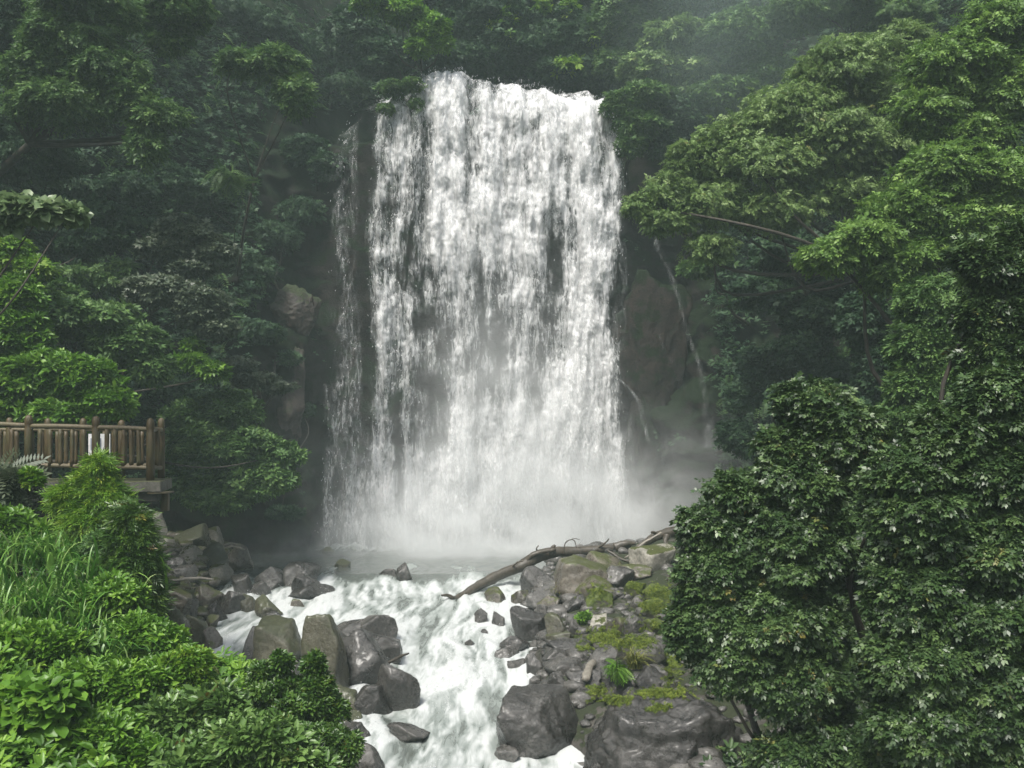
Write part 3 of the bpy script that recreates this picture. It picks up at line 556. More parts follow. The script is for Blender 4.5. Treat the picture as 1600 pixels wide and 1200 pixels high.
for a in [
 # x0 y0 x1 y1 material label group
 (474, 956, 545, 1092, 'rock_olive', 'tall upright slab of olive-tinted rock at the left end of the central boulder cluster', GM),
 (508, 984, 618, 1076, 'rock', 'big smooth grey boulder with a sharp crest in the central cluster', GM),
 (520, 968, 600, 1010, 'rock', 'flat dark slab behind the big grey boulder of the central cluster', GM),
 (565, 959, 622, 1012, 'rock', 'round-topped grey boulder at the back of the central cluster', GM),
 (556, 990, 629, 1040, 'rock', 'layered grey boulder on the right of the central cluster, above the thin stick', GM),
 (580, 1034, 659, 1110, 'rock', 'dark smooth boulder leaning into the white water, lowest right of the central cluster', GM),
 (552, 1068, 614, 1118, 'rock', 'glossy wet rock wedged below the big grey boulder of the central cluster', GM),
 (512, 1070, 572, 1116, 'rock_olive', 'rounded ochre mossy boulder just right of the small leafy shrub by the stream', GM),
 (528, 1112, 566, 1134, 'rock_olive', 'small olive rock under the ochre mossy boulder', GM),
 (530, 1128, 584, 1160, 'rock', 'wet grey rock below the small olive rock, at the edge of the white water', GM),
 (604, 1130, 672, 1158, 'rock', 'low oval rock almost drowned in foam near the bottom of the photo', GS),
 (530, 1160, 602, 1225, 'rock', 'grey rock cut by the bottom edge of the photo beside the foam', GM),
 (394, 968, 477, 1040, 'rock_olive', 'faceted olive-green boulder between the side channel and the central cluster', GM),
 (380, 978, 425, 1036, 'rock', 'brown-grey rock pressed against the left of the olive-green boulder', GM),
 (405, 1022, 472, 1068, 'rock', 'rounded grey rock in front of the olive-green boulder', GM),
 (375, 1045, 420, 1075, 'rock', 'half-hidden wet rock behind the small leafy shrub by the side channel', GM),
 (398, 884, 452, 920, 'rock', 'dark flat-sided boulder at the pool outlet, left of the black round one', GS),
 (444, 877, 498, 918, 'rock', 'black round-backed boulder at the pool outlet', GS),
 (456, 896, 500, 928, 'rock', 'small grey wedge leaning on the black round-backed boulder', GS),
 (442, 912, 520, 938, 'rock', 'broad low rock in front of the black round-backed boulder', GS),
 (390, 908, 424, 932, 'rock', 'dark egg-shaped rock beside the thin side cascade', GS),
 (619, 879, 644, 908, 'rock', 'lone upright rock standing at the brink between pool and rapids', GS),
 (592, 888, 622, 900, 'rock', 'low rock just left of the lone upright one at the brink', GS),
 (501, 855, 524, 864, 'rock_brown', 'reddish flat rock breaking the surface of the pool', GS),
 (518, 874, 548, 886, 'rock_olive', 'low greenish rock at the lip of the rapids', GS),
 (415, 955, 440, 972, 'rock', 'little rock in the shallows behind the olive-green boulder', GS),
 (455, 935, 480, 950, 'rock_brown', 'small brown stone in shallow water under the broad low rock', GS),
 (741, 950, 762, 977, 'rock', 'dark brown fin of rock in the foam below the tip of the driftwood', GS),
 (768, 955, 790, 980, 'rock', 'water-streaked rock in the foam right of the dark fin', GS),
 (751, 983, 764, 993, 'rock', 'tiny dark rock in the foam left of the right bank', GS),
 (726, 998, 742, 1008, 'rock', 'tiny drowned rock in mid rapids', GS),
 (756, 918, 792, 944, 'rock_brown', 'square brown rock with little falls under the driftwood trunk', GR),
 (798, 922, 828, 946, 'rock_brown', 'brown rock between the little falls, right of the square one', GR),
 # left bank
 (228, 799, 262, 838, 'rock_pale', 'pale angular boulder at the top left of the bank, beside the platform shrub', GL),
 (265, 818, 330, 856, 'rock_olive', 'large pale green faceted boulder at the back of the left bank', GL),
 (318, 822, 350, 848, 'rock_pale', 'pale rounded boulder right of the large faceted one', GL),
 (352, 834, 402, 848, 'rock_olive', 'long flat rock at the edge of the pool under the hanging shrubs', GL),
 (398, 840, 452, 862, 'rock_brown', 'brown jagged rock tapering into the misty pool', GL),
 (228, 830, 262, 868, 'rock_pale', 'pale grey rock below the topmost angular boulder, half behind the bush', GL),
 (246, 838, 274, 856, 'rock_pale', 'small light-topped stone between the pale rocks of the left bank', GL),
 (270, 851, 312, 882, 'rock_pale', 'light grey pentagonal rock in the left bank', GL),
 (250, 868, 290, 896, 'rock', 'dark wedge of rock below the light grey pentagonal one', GL),
 (308, 848, 362, 892, 'rock_olive', 'brown-olive block in the middle of the left bank', GL),
 (350, 848, 396, 892, 'rock_brown', 'block with a flat mossy top where the left bank meets the pool', GL),
 (262, 884, 306, 908, 'rock', 'flat grey slab above the thin bleached stick', GL),
 (316, 880, 362, 914, 'rock_pale', 'tilted smooth grey slab right of the thin bleached stick', GL),
 (232, 893, 282, 914, 'rock', 'low dark rock at the left end of the bleached stick', GL),
 (358, 896, 398, 932, 'rock', 'wet speckled rock beside the little side cascade', GL),
 (246, 916, 306, 962, 'rock_brown', 'brown block under the bleached stick', GL),
 (300, 912, 352, 958, 'rock_brown', 'squat brown block right of the one under the stick', GL),
 (344, 922, 386, 962, 'rock', 'dark shiny rock left of the egg-shaped one', GL),
 (366, 928, 402, 958, 'rock_olive', 'olive rock with a white water stain in the lower left bank', GL),
 (398, 930, 444, 966, 'rock_olive', 'dome-shaped olive rock at the edge of the rapids', GL),
 (276, 936, 308, 966, 'rock', 'small triangular dark rock in the lower left bank', GL),
 (320, 940, 356, 972, 'rock', 'pointed grey rock in the lower left bank', GL),
 (244, 946, 296, 1000, 'rock_olive', 'knobbly olive boulder near the foreground bushes', GL),
 (280, 958, 334, 1012, 'rock_olive', 'large lumpy boulder with moss stains, lowest in the left pile', GL),
 (316, 978, 348, 1020, 'rock_brown', 'streaked rock washed by the side channel', GL),
 (322, 960, 344, 982, 'rock_brown', 'small block on top of the streaked rock by the side channel', GL),
 (316, 1038, 348, 1090, 'rock_moss', 'moss-covered boulder at the left edge of the side channel', GL),
 (324, 1022, 344, 1038, 'rock', 'small dark stone sitting in the side channel', GL),
 # right bank
 (796, 948, 856, 1002, 'rock', 'upright boulder with a shiny flat face at the edge of the rapids', GR),
 (838, 944, 862, 972, 'rock', 'small rounded rock behind the upright shiny-faced boulder', GR),
 (850, 958, 888, 1002, 'rock_olive', 'brown-olive rock right of the upright shiny-faced boulder', GR),
 (780, 992, 828, 1020, 'rock', 'smooth dark rock below the upright boulder, touching the foam', GR),
 (772, 1012, 812, 1030, 'rock', 'flat grey rock at the very edge of the foam', GR),
 (792, 1031, 822, 1048, 'rock', 'small dark rock jutting into the foam on the right bank', GR),
 (822, 1020, 850, 1058, 'rock', 'blocky grey rock behind the small jutting one', GR),
 (838, 930, 880, 956, 'rock_brown', 'rock under the end of the slab, left of the grass tuft', GR),
 (884, 928, 922, 954, 'rock', 'crinkled wet rock below the grass tuft', GR),
 (862, 868, 968, 928, 'rock_brown', 'large sloping slab under the driftwood trunk', GR),
 (812, 884, 872, 926, 'rock', 'dark block under the middle of the driftwood trunk', GR),
 (820, 908, 900, 944, 'rock', 'wet sloping rock below the driftwood trunk', GR),
 (896, 900, 962, 932, 'rock_brown', 'brown rock at the lower right of the large sloping slab', GR),
 (940, 884, 992, 918, 'rock', 'dark rock between the large sloping slab and the reddish-brown boulder', GR),
 (906, 862, 978, 905, 'rock_brown', 'upper part boulder of the bank behind the bright grass clump', GR),
 (984, 852, 1058, 892, 'rock_pale', 'big pale round boulder under the bleached fallen branch', GR),
 (962, 882, 1020, 908, 'rock_brown', 'reddish-brown boulder below the pale round one', GR),
 (914, 920, 960, 950, 'rock_moss', 'boulder hidden under yellow-green moss at the middle of the right bank', GR),
 (975, 908, 1010, 934, 'rock_moss', 'small bright mossy dome beside the brown boulder', GR),
 (1004, 914, 1058, 942, 'rock_moss', 'wide mossy boulder against the big camellia bush', GR),
 (998, 936, 1052, 966, 'rock_moss', 'mossy cushion rock below the wide mossy boulder', GR),
 (984, 930, 1010, 952, 'rock', 'dark round stone with a pale stain between mossy rocks', GR),
 (918, 958, 950, 984, 'rock_pale', 'striped light grey rock at the centre of the right bank', GR),
 (886, 964, 910, 992, 'rock', 'small standing stone with a white glint', GR),
 (946, 962, 996, 992, 'rock_brown', 'brown angular rock behind the moss carpet', GR),
 (972, 960, 1010, 1000, 'rock', 'dark smooth rock right of the moss carpet', GR),
 (1000, 966, 1052, 996, 'rock_moss', 'olive mossy rock touching the left side of the camellia bush', GR),
 (852, 984, 898, 1004, 'rock_olive', 'greenish squat rock left of the moss carpet', GR),
 (846, 1000, 926, 1024, 'rock', 'long dark rock below the moss carpet', GR),
 (846, 1012, 902, 1036, 'rock', 'smooth humped rock in the middle of the right bank', GR),
 (848, 1027, 916, 1056, 'rock', 'angular rock with a mossy corner left of the leaning slabs', GR),
 (902, 1014, 944, 1036, 'rock', 'grey rock with a dull shine between leaning slabs', GR),
 (914, 1010, 976, 1048, 'rock', 'slab leaning up to the right beside the large smooth boulder', GR),
 (962, 994, 1046, 1050, 'rock', 'large smooth saddle-shaped boulder with moss on its back', GR),
 (850, 1050, 888, 1080, 'rock', 'dark block under the angular rock with a mossy corner', GR),
 (882, 1046, 940, 1078, 'rock', 'long rounded rock beside the sawn log end', GR),
 (928, 1036, 966, 1066, 'rock', 'dark oval rock left of the yellow grass tuft', GR),
 (940, 1046, 994, 1102, 'rock', 'broad pointed grey rock under the yellow grass tuft', GR),
 (990, 1042, 1054, 1080, 'rock', 'rounded wet rock right of the yellow grass tuft', GR),
 (990, 1066, 1040, 1090, 'rock', 'flat rock in front of the rounded wet one, near the yellow moss', GR),
 (895, 1064, 942, 1090, 'rock', 'rumpled light grey rock above the yellow moss strip', GR),
 (888, 1078, 930, 1104, 'rock', 'low grey rock left of the yellow moss strip', GR),
 (812, 1072, 852, 1092, 'rock', 'small dark rock above the big lower boulder', GR),
 (826, 1056, 850, 1074, 'rock', 'small pebbly rock at the foam edge above the big lower boulder', GR),
 (866, 1064, 890, 1080, 'rock', 'small round rock above the big lower boulder', GR),
 (944, 1084, 972, 1104, 'rock', 'little dark wedge between yellow moss patches', GR),
]:
    rock(*a)
rock(775, 1080, 908, 1182, 'rock', 'largest smooth boulder, low centre, overhanging the white water', GR, sub=6, seed=301, planes=9, deep=.85, rough_=.03)
rock(896, 1084, 1180, 1300, 'rock', 'massive weathered rock face in the bottom right foreground beneath the camellia', GR, Y=13.6, sub=6, seed=302, deep=.7, planes=18, rough_=.09, soft_=.02)
rock(770, 1165, 812, 1190, 'rock', 'dark wet rock foot poking out left of the largest smooth boulder', GR)
# far wall boulders at the pool's left and right
GP = 'rock masses on the cliff'
rock(398, 540, 480, 700, 'cliff_pale', 'pale vertical rock pillar on the cliff left of the waterfall', GP, Y=35.0, sub=6, deep=.8, name='rock_pillar', cat='rock', sink=.1, planes=16, rough_=.09)
rock(428, 440, 500, 522, 'cliff_pale', 'rounded grey knob of rock high on the cliff left of the waterfall', GP, Y=35.6, sub=6, deep=.7, name='rock_pillar', cat='rock', sink=.1, planes=16, rough_=.09)
rock(950, 430, 1075, 640, 'cliff', 'brown bulging outcrop on the cliff right of the waterfall', GP, Y=35.6, sub=6, deep=.5, name='rock_outcrop', cat='rock', sink=.1, planes=16, rough_=.10)
rock(975, 600, 1075, 800, 'cliff', 'dark hollowed outcrop below the brown one right of the waterfall', GP, Y=35.4, sub=6, deep=.5, name='rock_outcrop', cat='rock', sink=.1, planes=16, rough_=.10)
# rubble between the boulders: far too many to count
def scatter_rocks(n, fn, smin, smax, name, mat, label, seed):
    r = np.random.default_rng(seed); D, T = ICO[2]; Vs, Ts, c = [], [], 0
    for k in range(n):
        x, y = fn(r); s = r.uniform(smin, smax) * r.choice([.5, .8, 1, 1.4]); P, _ = rock_shape(2, (s * r.uniform(.8, 1.3), s, s * r.uniform(.5, .8)), 1000 + k % 60, 8)
        a = r.uniform(0, 6.28); R = np.array([[math.cos(a), -math.sin(a), 0], [math.sin(a), math.cos(a), 0], [0, 0, 1]])
        z = float(ground(x, y)); Vs.append(P @ R.T + [x, y, z + s * .15]); Ts.append(T + c); c += len(P)
    tag(mk(name, np.vstack(Vs), None, M[mat], F3=np.vstack(Ts)), label, kind='stuff')
def fl(r):
    y = r.uniform(17, 33); return XL(y) - r.uniform(-.6, 5.5), y
def fr(r):
    y = r.uniform(12, 33); return XR(y) + abs(r.normal(0, 2.2)) - .3, y
scatter_rocks(900, fl, .08, .24, 'left_rubble', 'rock_brown', 'loose stones between the boulders of the left bank', 1)
scatter_rocks(1100, fr, .05, .19, 'right_rubble', 'rock', 'loose stones between the boulders of the right bank', 2)

# ------------------------------------------------------------------ driftwood
def wood(name, label, cat, polys, mat, seg=12, rough=.12, group=None):
    parts = [tube(p, r, seg, 6, rough) for p, r in polys]; V, Q, T = join(parts)
    V = V + .03 * np.stack([fbm(V * 3, 3, 1), fbm(V * 3, 3, 2), fbm(V * 3, 3, 3)], -1)
    return tag(mk(name, V, Q, M[mat], F3=T), label, cat, group)
def PW(l): return [W(a, b, y) for a, b, y in l]
wood('driftwood_trunk', 'long wet driftwood trunk sloping from the rocks into the rapids', 'log', [
    (PW([(704, 936, 25.6), (722, 931, 25.9), (750, 914, 26.4), (786, 896, 26.9), (815, 884, 27.2), (845, 868, 27.5), (880, 862, 27.8), (930, 860, 28), (985, 852, 28.2)]), [.05, .11, .145, .16, .17, .18, .16, .15, .08]),
    (PW([(708, 935, 25.6), (698, 931, 25.5), (689, 930, 25.4)]), [.07, .05, .03]),
    (PW([(820, 880, 27.2), (835, 866, 27.2), (868, 858, 27.3)]), [.06, .08, .05]),
    (PW([(862, 866, 27.4), (864, 856, 27.4), (867, 851, 27.4)]), [.09, .07, .03]),
    (PW([(960, 856, 28), (978, 849, 28), (990, 850, 28), (992, 847, 28)]), [.16, .1, .06, .03]),
    (PW([(930, 858, 28), (945, 850, 27.8), (952, 842, 27.7)]), [.05, .03, .015]), (PW([(800, 888, 27), (806, 880, 26.8), (818, 876, 26.7)]), [.04, .03, .015]), (PW([(845, 868, 27.4), (838, 858, 27.3), (842, 852, 27.3)]), [.04, .03, .015])], 'log')
wood('fallen_tree', 'forked dead tree lying over the pale boulder at the right of the pool', 'log', [
    (PW([(985, 866, 26.6), (1005, 850, 26.7), (1030, 836, 26.9), (1070, 830, 27.1), (1120, 842, 27.2)]), [.05, .1, .14, .17, .18]),
    (PW([(1042, 838, 26.8), (1040, 846, 26.7), (1042, 858, 26.6)]), [.12, .08, .08]),
    (PW([(1030, 836, 26.8), (1022, 832, 26.7), (1018, 832, 26.6)]), [.05, .04, .03])], 'log')
wood('bleached_branch', 'straight bleached branch leaning against the fallen tree', 'branch', [(PW([(976, 872, 26.3), (1000, 854, 26.3), (1033, 832, 26.4)]), [.03, .045, .035])], 'palewood', 8, group='dead branches on the right bank')
wood('dead_branch', 'thin dark branch lying across the rocks under the fallen tree', 'branch', [(PW([(950, 860, 26.4), (968, 872, 26.2), (992, 880, 26.1), (1010, 881, 26)]), [.03, .04, .035, .02])], 'log', 8, group='dead branches on the right bank')
wood('dead_branch', 'short brown stick pointing up between the rocks of the right bank', 'branch', [(PW([(946, 958, 22), (952, 950, 22), (958, 945, 22)]), [.025, .03, .02])], 'log', 8, group='dead branches on the right bank')
wood('dead_branch', 'curled twig arching up from the driftwood trunk', 'branch', [(PW([(880, 866, 27.2), (883, 852, 27.2), (890, 845, 27.2), (898, 846, 27.2), (902, 856, 27.2)]), [.02, .02, .018, .015, .01]), (PW([(890, 845, 27.2), (898, 842, 27.2), (906, 843, 27.2)]), [.015, .012, .008])], 'log', 6, group='dead branches on the right bank')
wood('dead_branch', 'thin stick poking out over the foam from the central boulders', 'branch', [(PW([(606, 1036, 18.6), (622, 1028, 18.6), (640, 1020, 18.5)]), [.035, .03, .018])], 'bark', 8)
wood('dead_branch', 'long bleached stick lying across the left bank', 'branch', [(PW([(244, 908, 22.4), (275, 906, 22.5), (305, 903, 22.6), (334, 905, 22.7)]), [.02, .035, .04, .02])], 'palewood', 8)
wood('branch_bundle', 'bundle of dead twigs on the flat rock beside the pool', 'branch', [(PW([(348, 853, 26.5), (360, 849, 26.6), (376, 851, 26.6)]), [.02, .03, .02]), (PW([(350, 857, 26.3), (364, 854, 26.4), (384, 858, 26.5)]), [.02, .03, .02])], 'palewood', 6)
lg = W(915, 1062, 16.9)
wood('sawn_log', 'sawn log with a pale round cut end among the right bank rocks', 'log', [([lg + [0, .02, 0], lg + [.1, .5, .05], lg + [.25, 1.0, .08]], [.075, .08, .07])], 'palewood', 16, .02)
# ------------------------------------------------------------------ foliage
def leaf_t(w=.36, fold=.1, droop=.08):          # along +x, length 1, normal +z
    V = np.array([[0, 0, 0], [.28, -w * .9 / 2, fold], [.68, -w * .85 / 2, fold * .8], [1, 0, -droop], [.68, w * .85 / 2, fold * .8], [.28, w * .9 / 2, fold]])
    return V, np.array([[0, 1, 2, 3], [0, 3, 4, 5]])
def leaf_s(w=.4): return np.array([[0, 0, 0], [.45, -w / 2, .05], [1, 0, -.06], [.45, w / 2, .05]]), np.array([[0, 1, 2, 3]])
def rotz(a): c, s = math.cos(a), math.sin(a); return np.array([[c, -s, 0], [s, c, 0], [0, 0, 1]])
def roty(a): c, s = math.cos(a), math.sin(a); return np.array([[c, 0, s], [0, 1, 0], [-s, 0, c]])
def comb(items):
    V, Q, n = [], [], 0
    for v, q in items: V.append(v); Q.append(q + n); n += len(v)
    return np.vstack(V), np.vstack(Q)
def rosette(k=6, w=.36, pitch=.35, seed=0, tiers=1, small=False):
    r = random.Random(seed); it = []
    for j in range(k):
        L = r.uniform(.75, 1.1); v, q = leaf_s(w) if small else leaf_t(w)
        a = j * 2.4 + r.uniform(-.3, .3); p = -(pitch + r.uniform(-.3, .3))
        off = np.array([.12 * math.cos(a), .12 * math.sin(a), -.25 * j / k])
        it.append((v * L @ roty(p).T @ rotz(a).T + off, q))
    return comb(it)
def pinnate(pairs=6, w=.26, ll=.34, curve=.35):
    it = []
    for j in range(pairs):
        t = (j + .6) / pairs; x = t; z = -curve * t * t; L = ll * (1 - .45 * abs(t - .4))
        for s in (-1, 1):
            v, q = leaf_s(w); it.append((v * L @ rotz(s * 1.0).T + [x, 0, z], q))
    v, q = leaf_s(.3); it.append((v * ll * .8 + [1, 0, -curve], q)); return comb(it)
def sprig(k=9, w=.2, seed=1):
    r = random.Random(seed); it = []
    for j in range(k):
        t = j / k; v, q = leaf_s(w); s = 1 if j % 2 else -1
        it.append((v * (.55 * (1 - .5 * t)) @ roty(-.1 + r.uniform(-.25, .25)).T @ rotz(s * .65).T + [t * .85, 0, -.08 * t], q))
    v, q = leaf_s(w); it.append((v * .4 + [.85, 0, -.07], q)); return comb(it)
def twigleaf(k=7, w=.42, seed=2):
    """a drooping twig with alternate leaves"""
    r = random.Random(seed); it = []
    for j in range(k):
        t = j / k; v, q = leaf_t(w, .08, .12); s = 1 if j % 2 else -1
        it.append((v * .48 * r.uniform(.8, 1.1) @ roty(.15 + r.uniform(-.3, .3)).T @ rotz(s * r.uniform(.6, 1.1)).T + [t * .8, 0, -.25 * t * t], q))
    v, q = leaf_t(w); it.append((v * .5 + [.78, 0, -.22], q)); return comb(it)
def twq(k=8, w=.46, seed=2, L=.42):
    r = random.Random(seed); it = []
    for j in range(k):
        t = j / k; v, q = leaf_s(w); s = 1 if j % 2 else -1
        it.append((v * L * r.uniform(.7, 1.15) @ roty(.1 + r.uniform(-.5, .5)).T @ rotz(s * r.uniform(.5, 1.2)).T + [t * .85, r.uniform(-.05, .05), -.18 * t * t], q))
    v, q = leaf_s(w); it.append((v * L + [.8, 0, -.16], q)); return comb(it)
TPL = {'twq': twq(), 'twc': twq(9, .55, 8, .4), 'ros': rosette(6, .40, .35, 1), 'ros2': rosette(8, .36, .5, 3), 'rosS': rosette(6, .42, .3, 2, small=True), 'pin': pinnate(), 'sprig': sprig(), 'twig': twigleaf(),
       'twigS': comb([(v, q) for v, q in [rosette(5, .5, .1, 5, small=True)]]), 'fern': pinnate(9, .3, .4, .5), 'lance': rosette(7, .22, .6, 6), 'big': rosette(3, .75, .1, 7)}
def place(tpl, pos, nor, head, size, rr, var):
    Tv, Tf = tpl; n = len(pos); z = nrm(nor); x = nrm(head - z * (head * z).sum(1, keepdims=True)); y = np.cross(z, x)
    R = np.stack([x, y, z], -1); V = np.einsum('nij,kj->nki', R, Tv) * size[:, None, None] + pos[:, None]
    Fq = Tf[None] + (np.arange(n) * len(Tv))[:, None, None]
    return V.reshape(-1, 3), Fq.reshape(-1, 4), np.repeat(var, len(Tv))
def crown(blobs, n, tpl, size, seed, flat=.42, pad=(.28, .5), up=.75, droop=.15, shell=.6, loose=.5):
    """leaves gathered in flattened pads that stand out of each blob; returns vertices, quads, per-leaf value, pad centres"""
    r = np.random.default_rng(seed); P, N, H, S_, VR, PC = [], [], [], [], [], []
    wts = np.array([(b[3] * b[4] * b[5]) ** (2 / 3) for b in blobs]); wts /= wts.sum()
    for b, w_ in zip(blobs, wts):
        c, R = np.array(b[:3]), np.array(b[3:6]); nb = int(n * w_) + 8
        mr = (R[0] * R[1] * R[2]) ** (1 / 3); prm = mr * (pad[0] + pad[1]) / 2; K = int(np.clip(1.7 * (mr / prm) ** 2.3, 5, 60))
        dirs = nrm(r.normal(size=(K, 3)) + [0, -.25, .25]); rad = r.uniform(0, 1, K) ** .45
        pc = c + dirs * R * (rad * (1 - .5 * (pad[0] + pad[1]) / 2))[:, None]; pr = mr * r.uniform(pad[0] * .7, pad[1] * 1.15, K)
        PC.append(pc); pk = r.choice(K, nb, p=pr ** 2 / (pr ** 2).sum())
        d = nrm(r.normal(size=(nb, 3)) * [1, 1, .9] + [0, 0, .35]); q = r.uniform(shell, 1.08, nb) + (r.uniform(0, 1, nb) < .14) * r.uniform(0, .38, nb)
        edge = np.hypot(d[:, 0], d[:, 1])
        p = pc[pk] + d * q[:, None] * (pr[pk, None] * np.array([1, 1, flat])); p[:, 2] -= droop * pr[pk] * edge ** 2
        out = nrm(pc - c)[pk]
        nn = nrm(d * .55 + np.array([0, -.12, 1]) * up + out * .25 + r.normal(size=(nb, 3)) * .42)
        hd = d * [1, 1, .2] + out * .5 + r.normal(size=(nb, 3)) * .35 + [0, 0, -.25]
        pv = r.uniform(0, 1, K)
        m_ = int(nb * loose)                                # the rest clothe the whole blob so the canopy closes
        dl = nrm(r.normal(size=(m_, 3)) * [1, 1, 1] + [0, -.15, .3]); bump = fbm((c + dl * R) * (1.1 / max(mr, .3)) * 1.6, 4, seed)
        pl = c + dl * R * (np.clip(r.uniform(.72, 1.0, m_), 0, 2) + .30 * bump)[:, None]
        ok = fbm(pl * (2.2 / max(mr, .3)), 3, seed + 9) > -.42 + .35 * r.uniform(-1, 1, m_); ok = ok[:m_]
        k_ = np.nonzero(ok)[0]; p[k_] = pl[k_]; nn[k_] = nrm(dl[k_] * .6 + [0, -.1, .75] + r.normal(size=(len(k_), 3)) * .5); hd[k_] = dl[k_] * [1, 1, .1] + r.normal(size=(len(k_), 3)) * .6 + [0, 0, -.2]
        P.append(p); N.append(nn); H.append(hd); S_.append(size * r.uniform(.7, 1.25, nb)); VR.append(np.clip(.42 * pv[pk] + .58 * r.uniform(0, 1, nb), 0, 1))
    V, Q, A = place(tpl, np.vstack(P), np.vstack(N), np.vstack(H), np.concatenate(S_), r, np.concatenate(VR))
    return V, Q, A, np.vstack(PC)
ALLV = CVf[::3][(CVf[::3, 2] > 3)]
def anchor(p, ymin=None):
    d = ((ALLV - p) ** 2).sum(1); return ALLV[int(np.argmin(d))]
NT = [0]
def tree(name, label, cat, blobs, mat, tpl, size, n, Y=None, group=None, base=None, tr=.09, crownname='crown', flat=.42, pad=(.28, .5), droop=.15, depth=.8, limbs=None, up=.75, trunkmat='bark', back=0.0, loose=.5):
    """blobs = (px, py, rx, ry[, Y]) in photo pixels; rooted on the ground or the cliff"""
    NT[0] += 1; seed = 100 + NT[0]; B = []
    for b in blobs:
        y = b[4] if len(b) > 4 else Y
        if y is None:
            y = min(hit_c(b[0], b[1]), 46) ; y = y - .5 * b[2] / F * y
        rx, rz = b[2] / F * y, b[3] / F * y; c = W(b[0], b[1], y)
        B.append((*c, rx, max(rx, rz) * depth, rz))
    cc = np.array([b[:3] for b in B]); m = cc.mean(0)
    if base is None:
        q = m.copy(); q[2] = cc[:, 2].min() - .8; base = anchor(q)
    base = np.asarray(base, float)
    V, Q, A, PC = crown(B, n, TPL[tpl], size, seed, flat, pad, up, droop, loose=loose)
    root = empty(name, base, label, cat, group)
    mk(crownname, V - base, Q, M[mat], root, attrs={'var': A})
    # trunk, a limb to every blob and twigs to its pads
    parts = []; hub = base * .45 + m * .55; hub[2] = base[2] * .5 + min(m[2], cc[:, 2].max()) * .5; hub[1] += back
    r = np.random.default_rng(seed + 5)
    mid = (base + hub) / 2 + r.normal(0, .12, 3) * np.linalg.norm(hub - base) * .5
    parts.append(tube([base - base, mid - base, hub - base], [tr * .8, tr * .65, tr * .5], 8, 5, .1))
    for b in B:
        c = np.array(b[:3]); k = (hub + c) / 2 + r.normal(0, .15, 3) * np.linalg.norm(c - hub); parts.append(tube([hub - base, k - base, c - base], [tr * .45, tr * .3, tr * .15], 6, 5, .1))
        dist = np.linalg.norm(PC - c, axis=1); near = PC[dist < max(b[3], b[5])][:14]
        for p in near: parts.append(tube([c - base, (c + p) / 2 - base + r.normal(0, .04, 3), p - base], [tr * .2, tr * .13, tr * .06], 4, 3))
    V, Q, T = join(parts); mk('trunk', V, Q, M[trunkmat], root, F3=T)
    return root

def cliff_sites(cond, n, seed, off=.12):
    """random points on the cliff with outward normals, where cond(points) > random"""
    r = np.random.default_rng(seed); i = r.integers(1, NU - 2, n * 3); j = r.integers(1, NZ - 2, n * 3)
    fu, fv = r.uniform(0, 1, (2, n * 3, 1)); a, b, c = CV[i, j], CV[i + 1, j], CV[i, j + 1]
    p = a + (b - a) * fu + (c - a) * fv; nn = nrm(np.cross(b - a, c - a)); 
    inw = np.stack([-ox[i], -oy[i], 0 * ox[i]], -1); nn = nn * np.sign((nn * inw).sum(1) + 1e-6)[:, None]
    k = np.nonzero(r.uniform(0, 1, n * 3) < cond(p))[0][:n]; return p[k] + nn[k] * off, nn[k], r
def undergrowth(name, label, cond, n, tpl, size, mat, seed, jit=.35):
    p, nn, r = cliff_sites(cond, n, seed); m = len(p)
    p = p + nn * np.abs(r.normal(0, jit, (m, 1))); up = nrm(nn * .6 + [0, 0, .9] + r.normal(0, .3, (m, 3)))
    hd = nn + r.normal(0, .6, (m, 3)) + [0, 0, -.4]; cl = fbm(p * .5, 3, seed) * .5 + .5
    V, Q, A = place(TPL[tpl], p, up, hd, size * r.uniform(.6, 1.4, m), r, np.clip(.5 * cl + .5 * r.uniform(0, 1, m), 0, 1))
    tag(mk(name, V, Q, M[mat], attrs={'var': A}), label, kind='stuff')
def inview(p):
    y = np.maximum(p[:, 1], .1); px = 800 + p[:, 0] / y * F; py = HY - (p[:, 2] - CZ) / y * F
    return (p[:, 1] > 8) * (px > -200) * (px < 1800) * (py > -120), px, py
def c_forest(p):
    v, px, py = inview(p); x, z = p[:, 0], p[:, 2]
    bare = (px > 395) * (px < 1120) * (py > 180)          # wet rock round the fall
    bare = bare | ((px > 230) * (px < 1100) * (py > 760))
    return v * (~bare) * sst(-.6, .1, fbm(p * .3, 3, 31)) * np.where(p[:, 1] > 27, 1, .5)
def c_moss(p):
    v, px, py = inview(p)
    b = (px > 395) * (px < 1330) * (py > 180) * (py < 800) * ~((px > 520) * (px < 975))
    return v * b * sst(.15, .6, fbm(p * .5, 3, 55)) * .6
undergrowth('cliff_undergrowth', 'dark ferns and creepers covering the gorge walls', c_forest, 90000, 'rosS', .2, 'dark', 11)
undergrowth('cliff_ferns', 'mid-green ferns scattered over the gorge walls', lambda p: c_forest(p) * sst(.0, .5, fbm(p * .45, 3, 77)), 14000, 'fern', .42, 'mid', 12)
undergrowth('cliff_moss_plants', 'small dim plants clinging to the wet rock beside the waterfall', c_moss, 14000, 'rosS', .13, 'dark', 13, .12)
GT = 'trees and shrubs growing on the gorge walls'
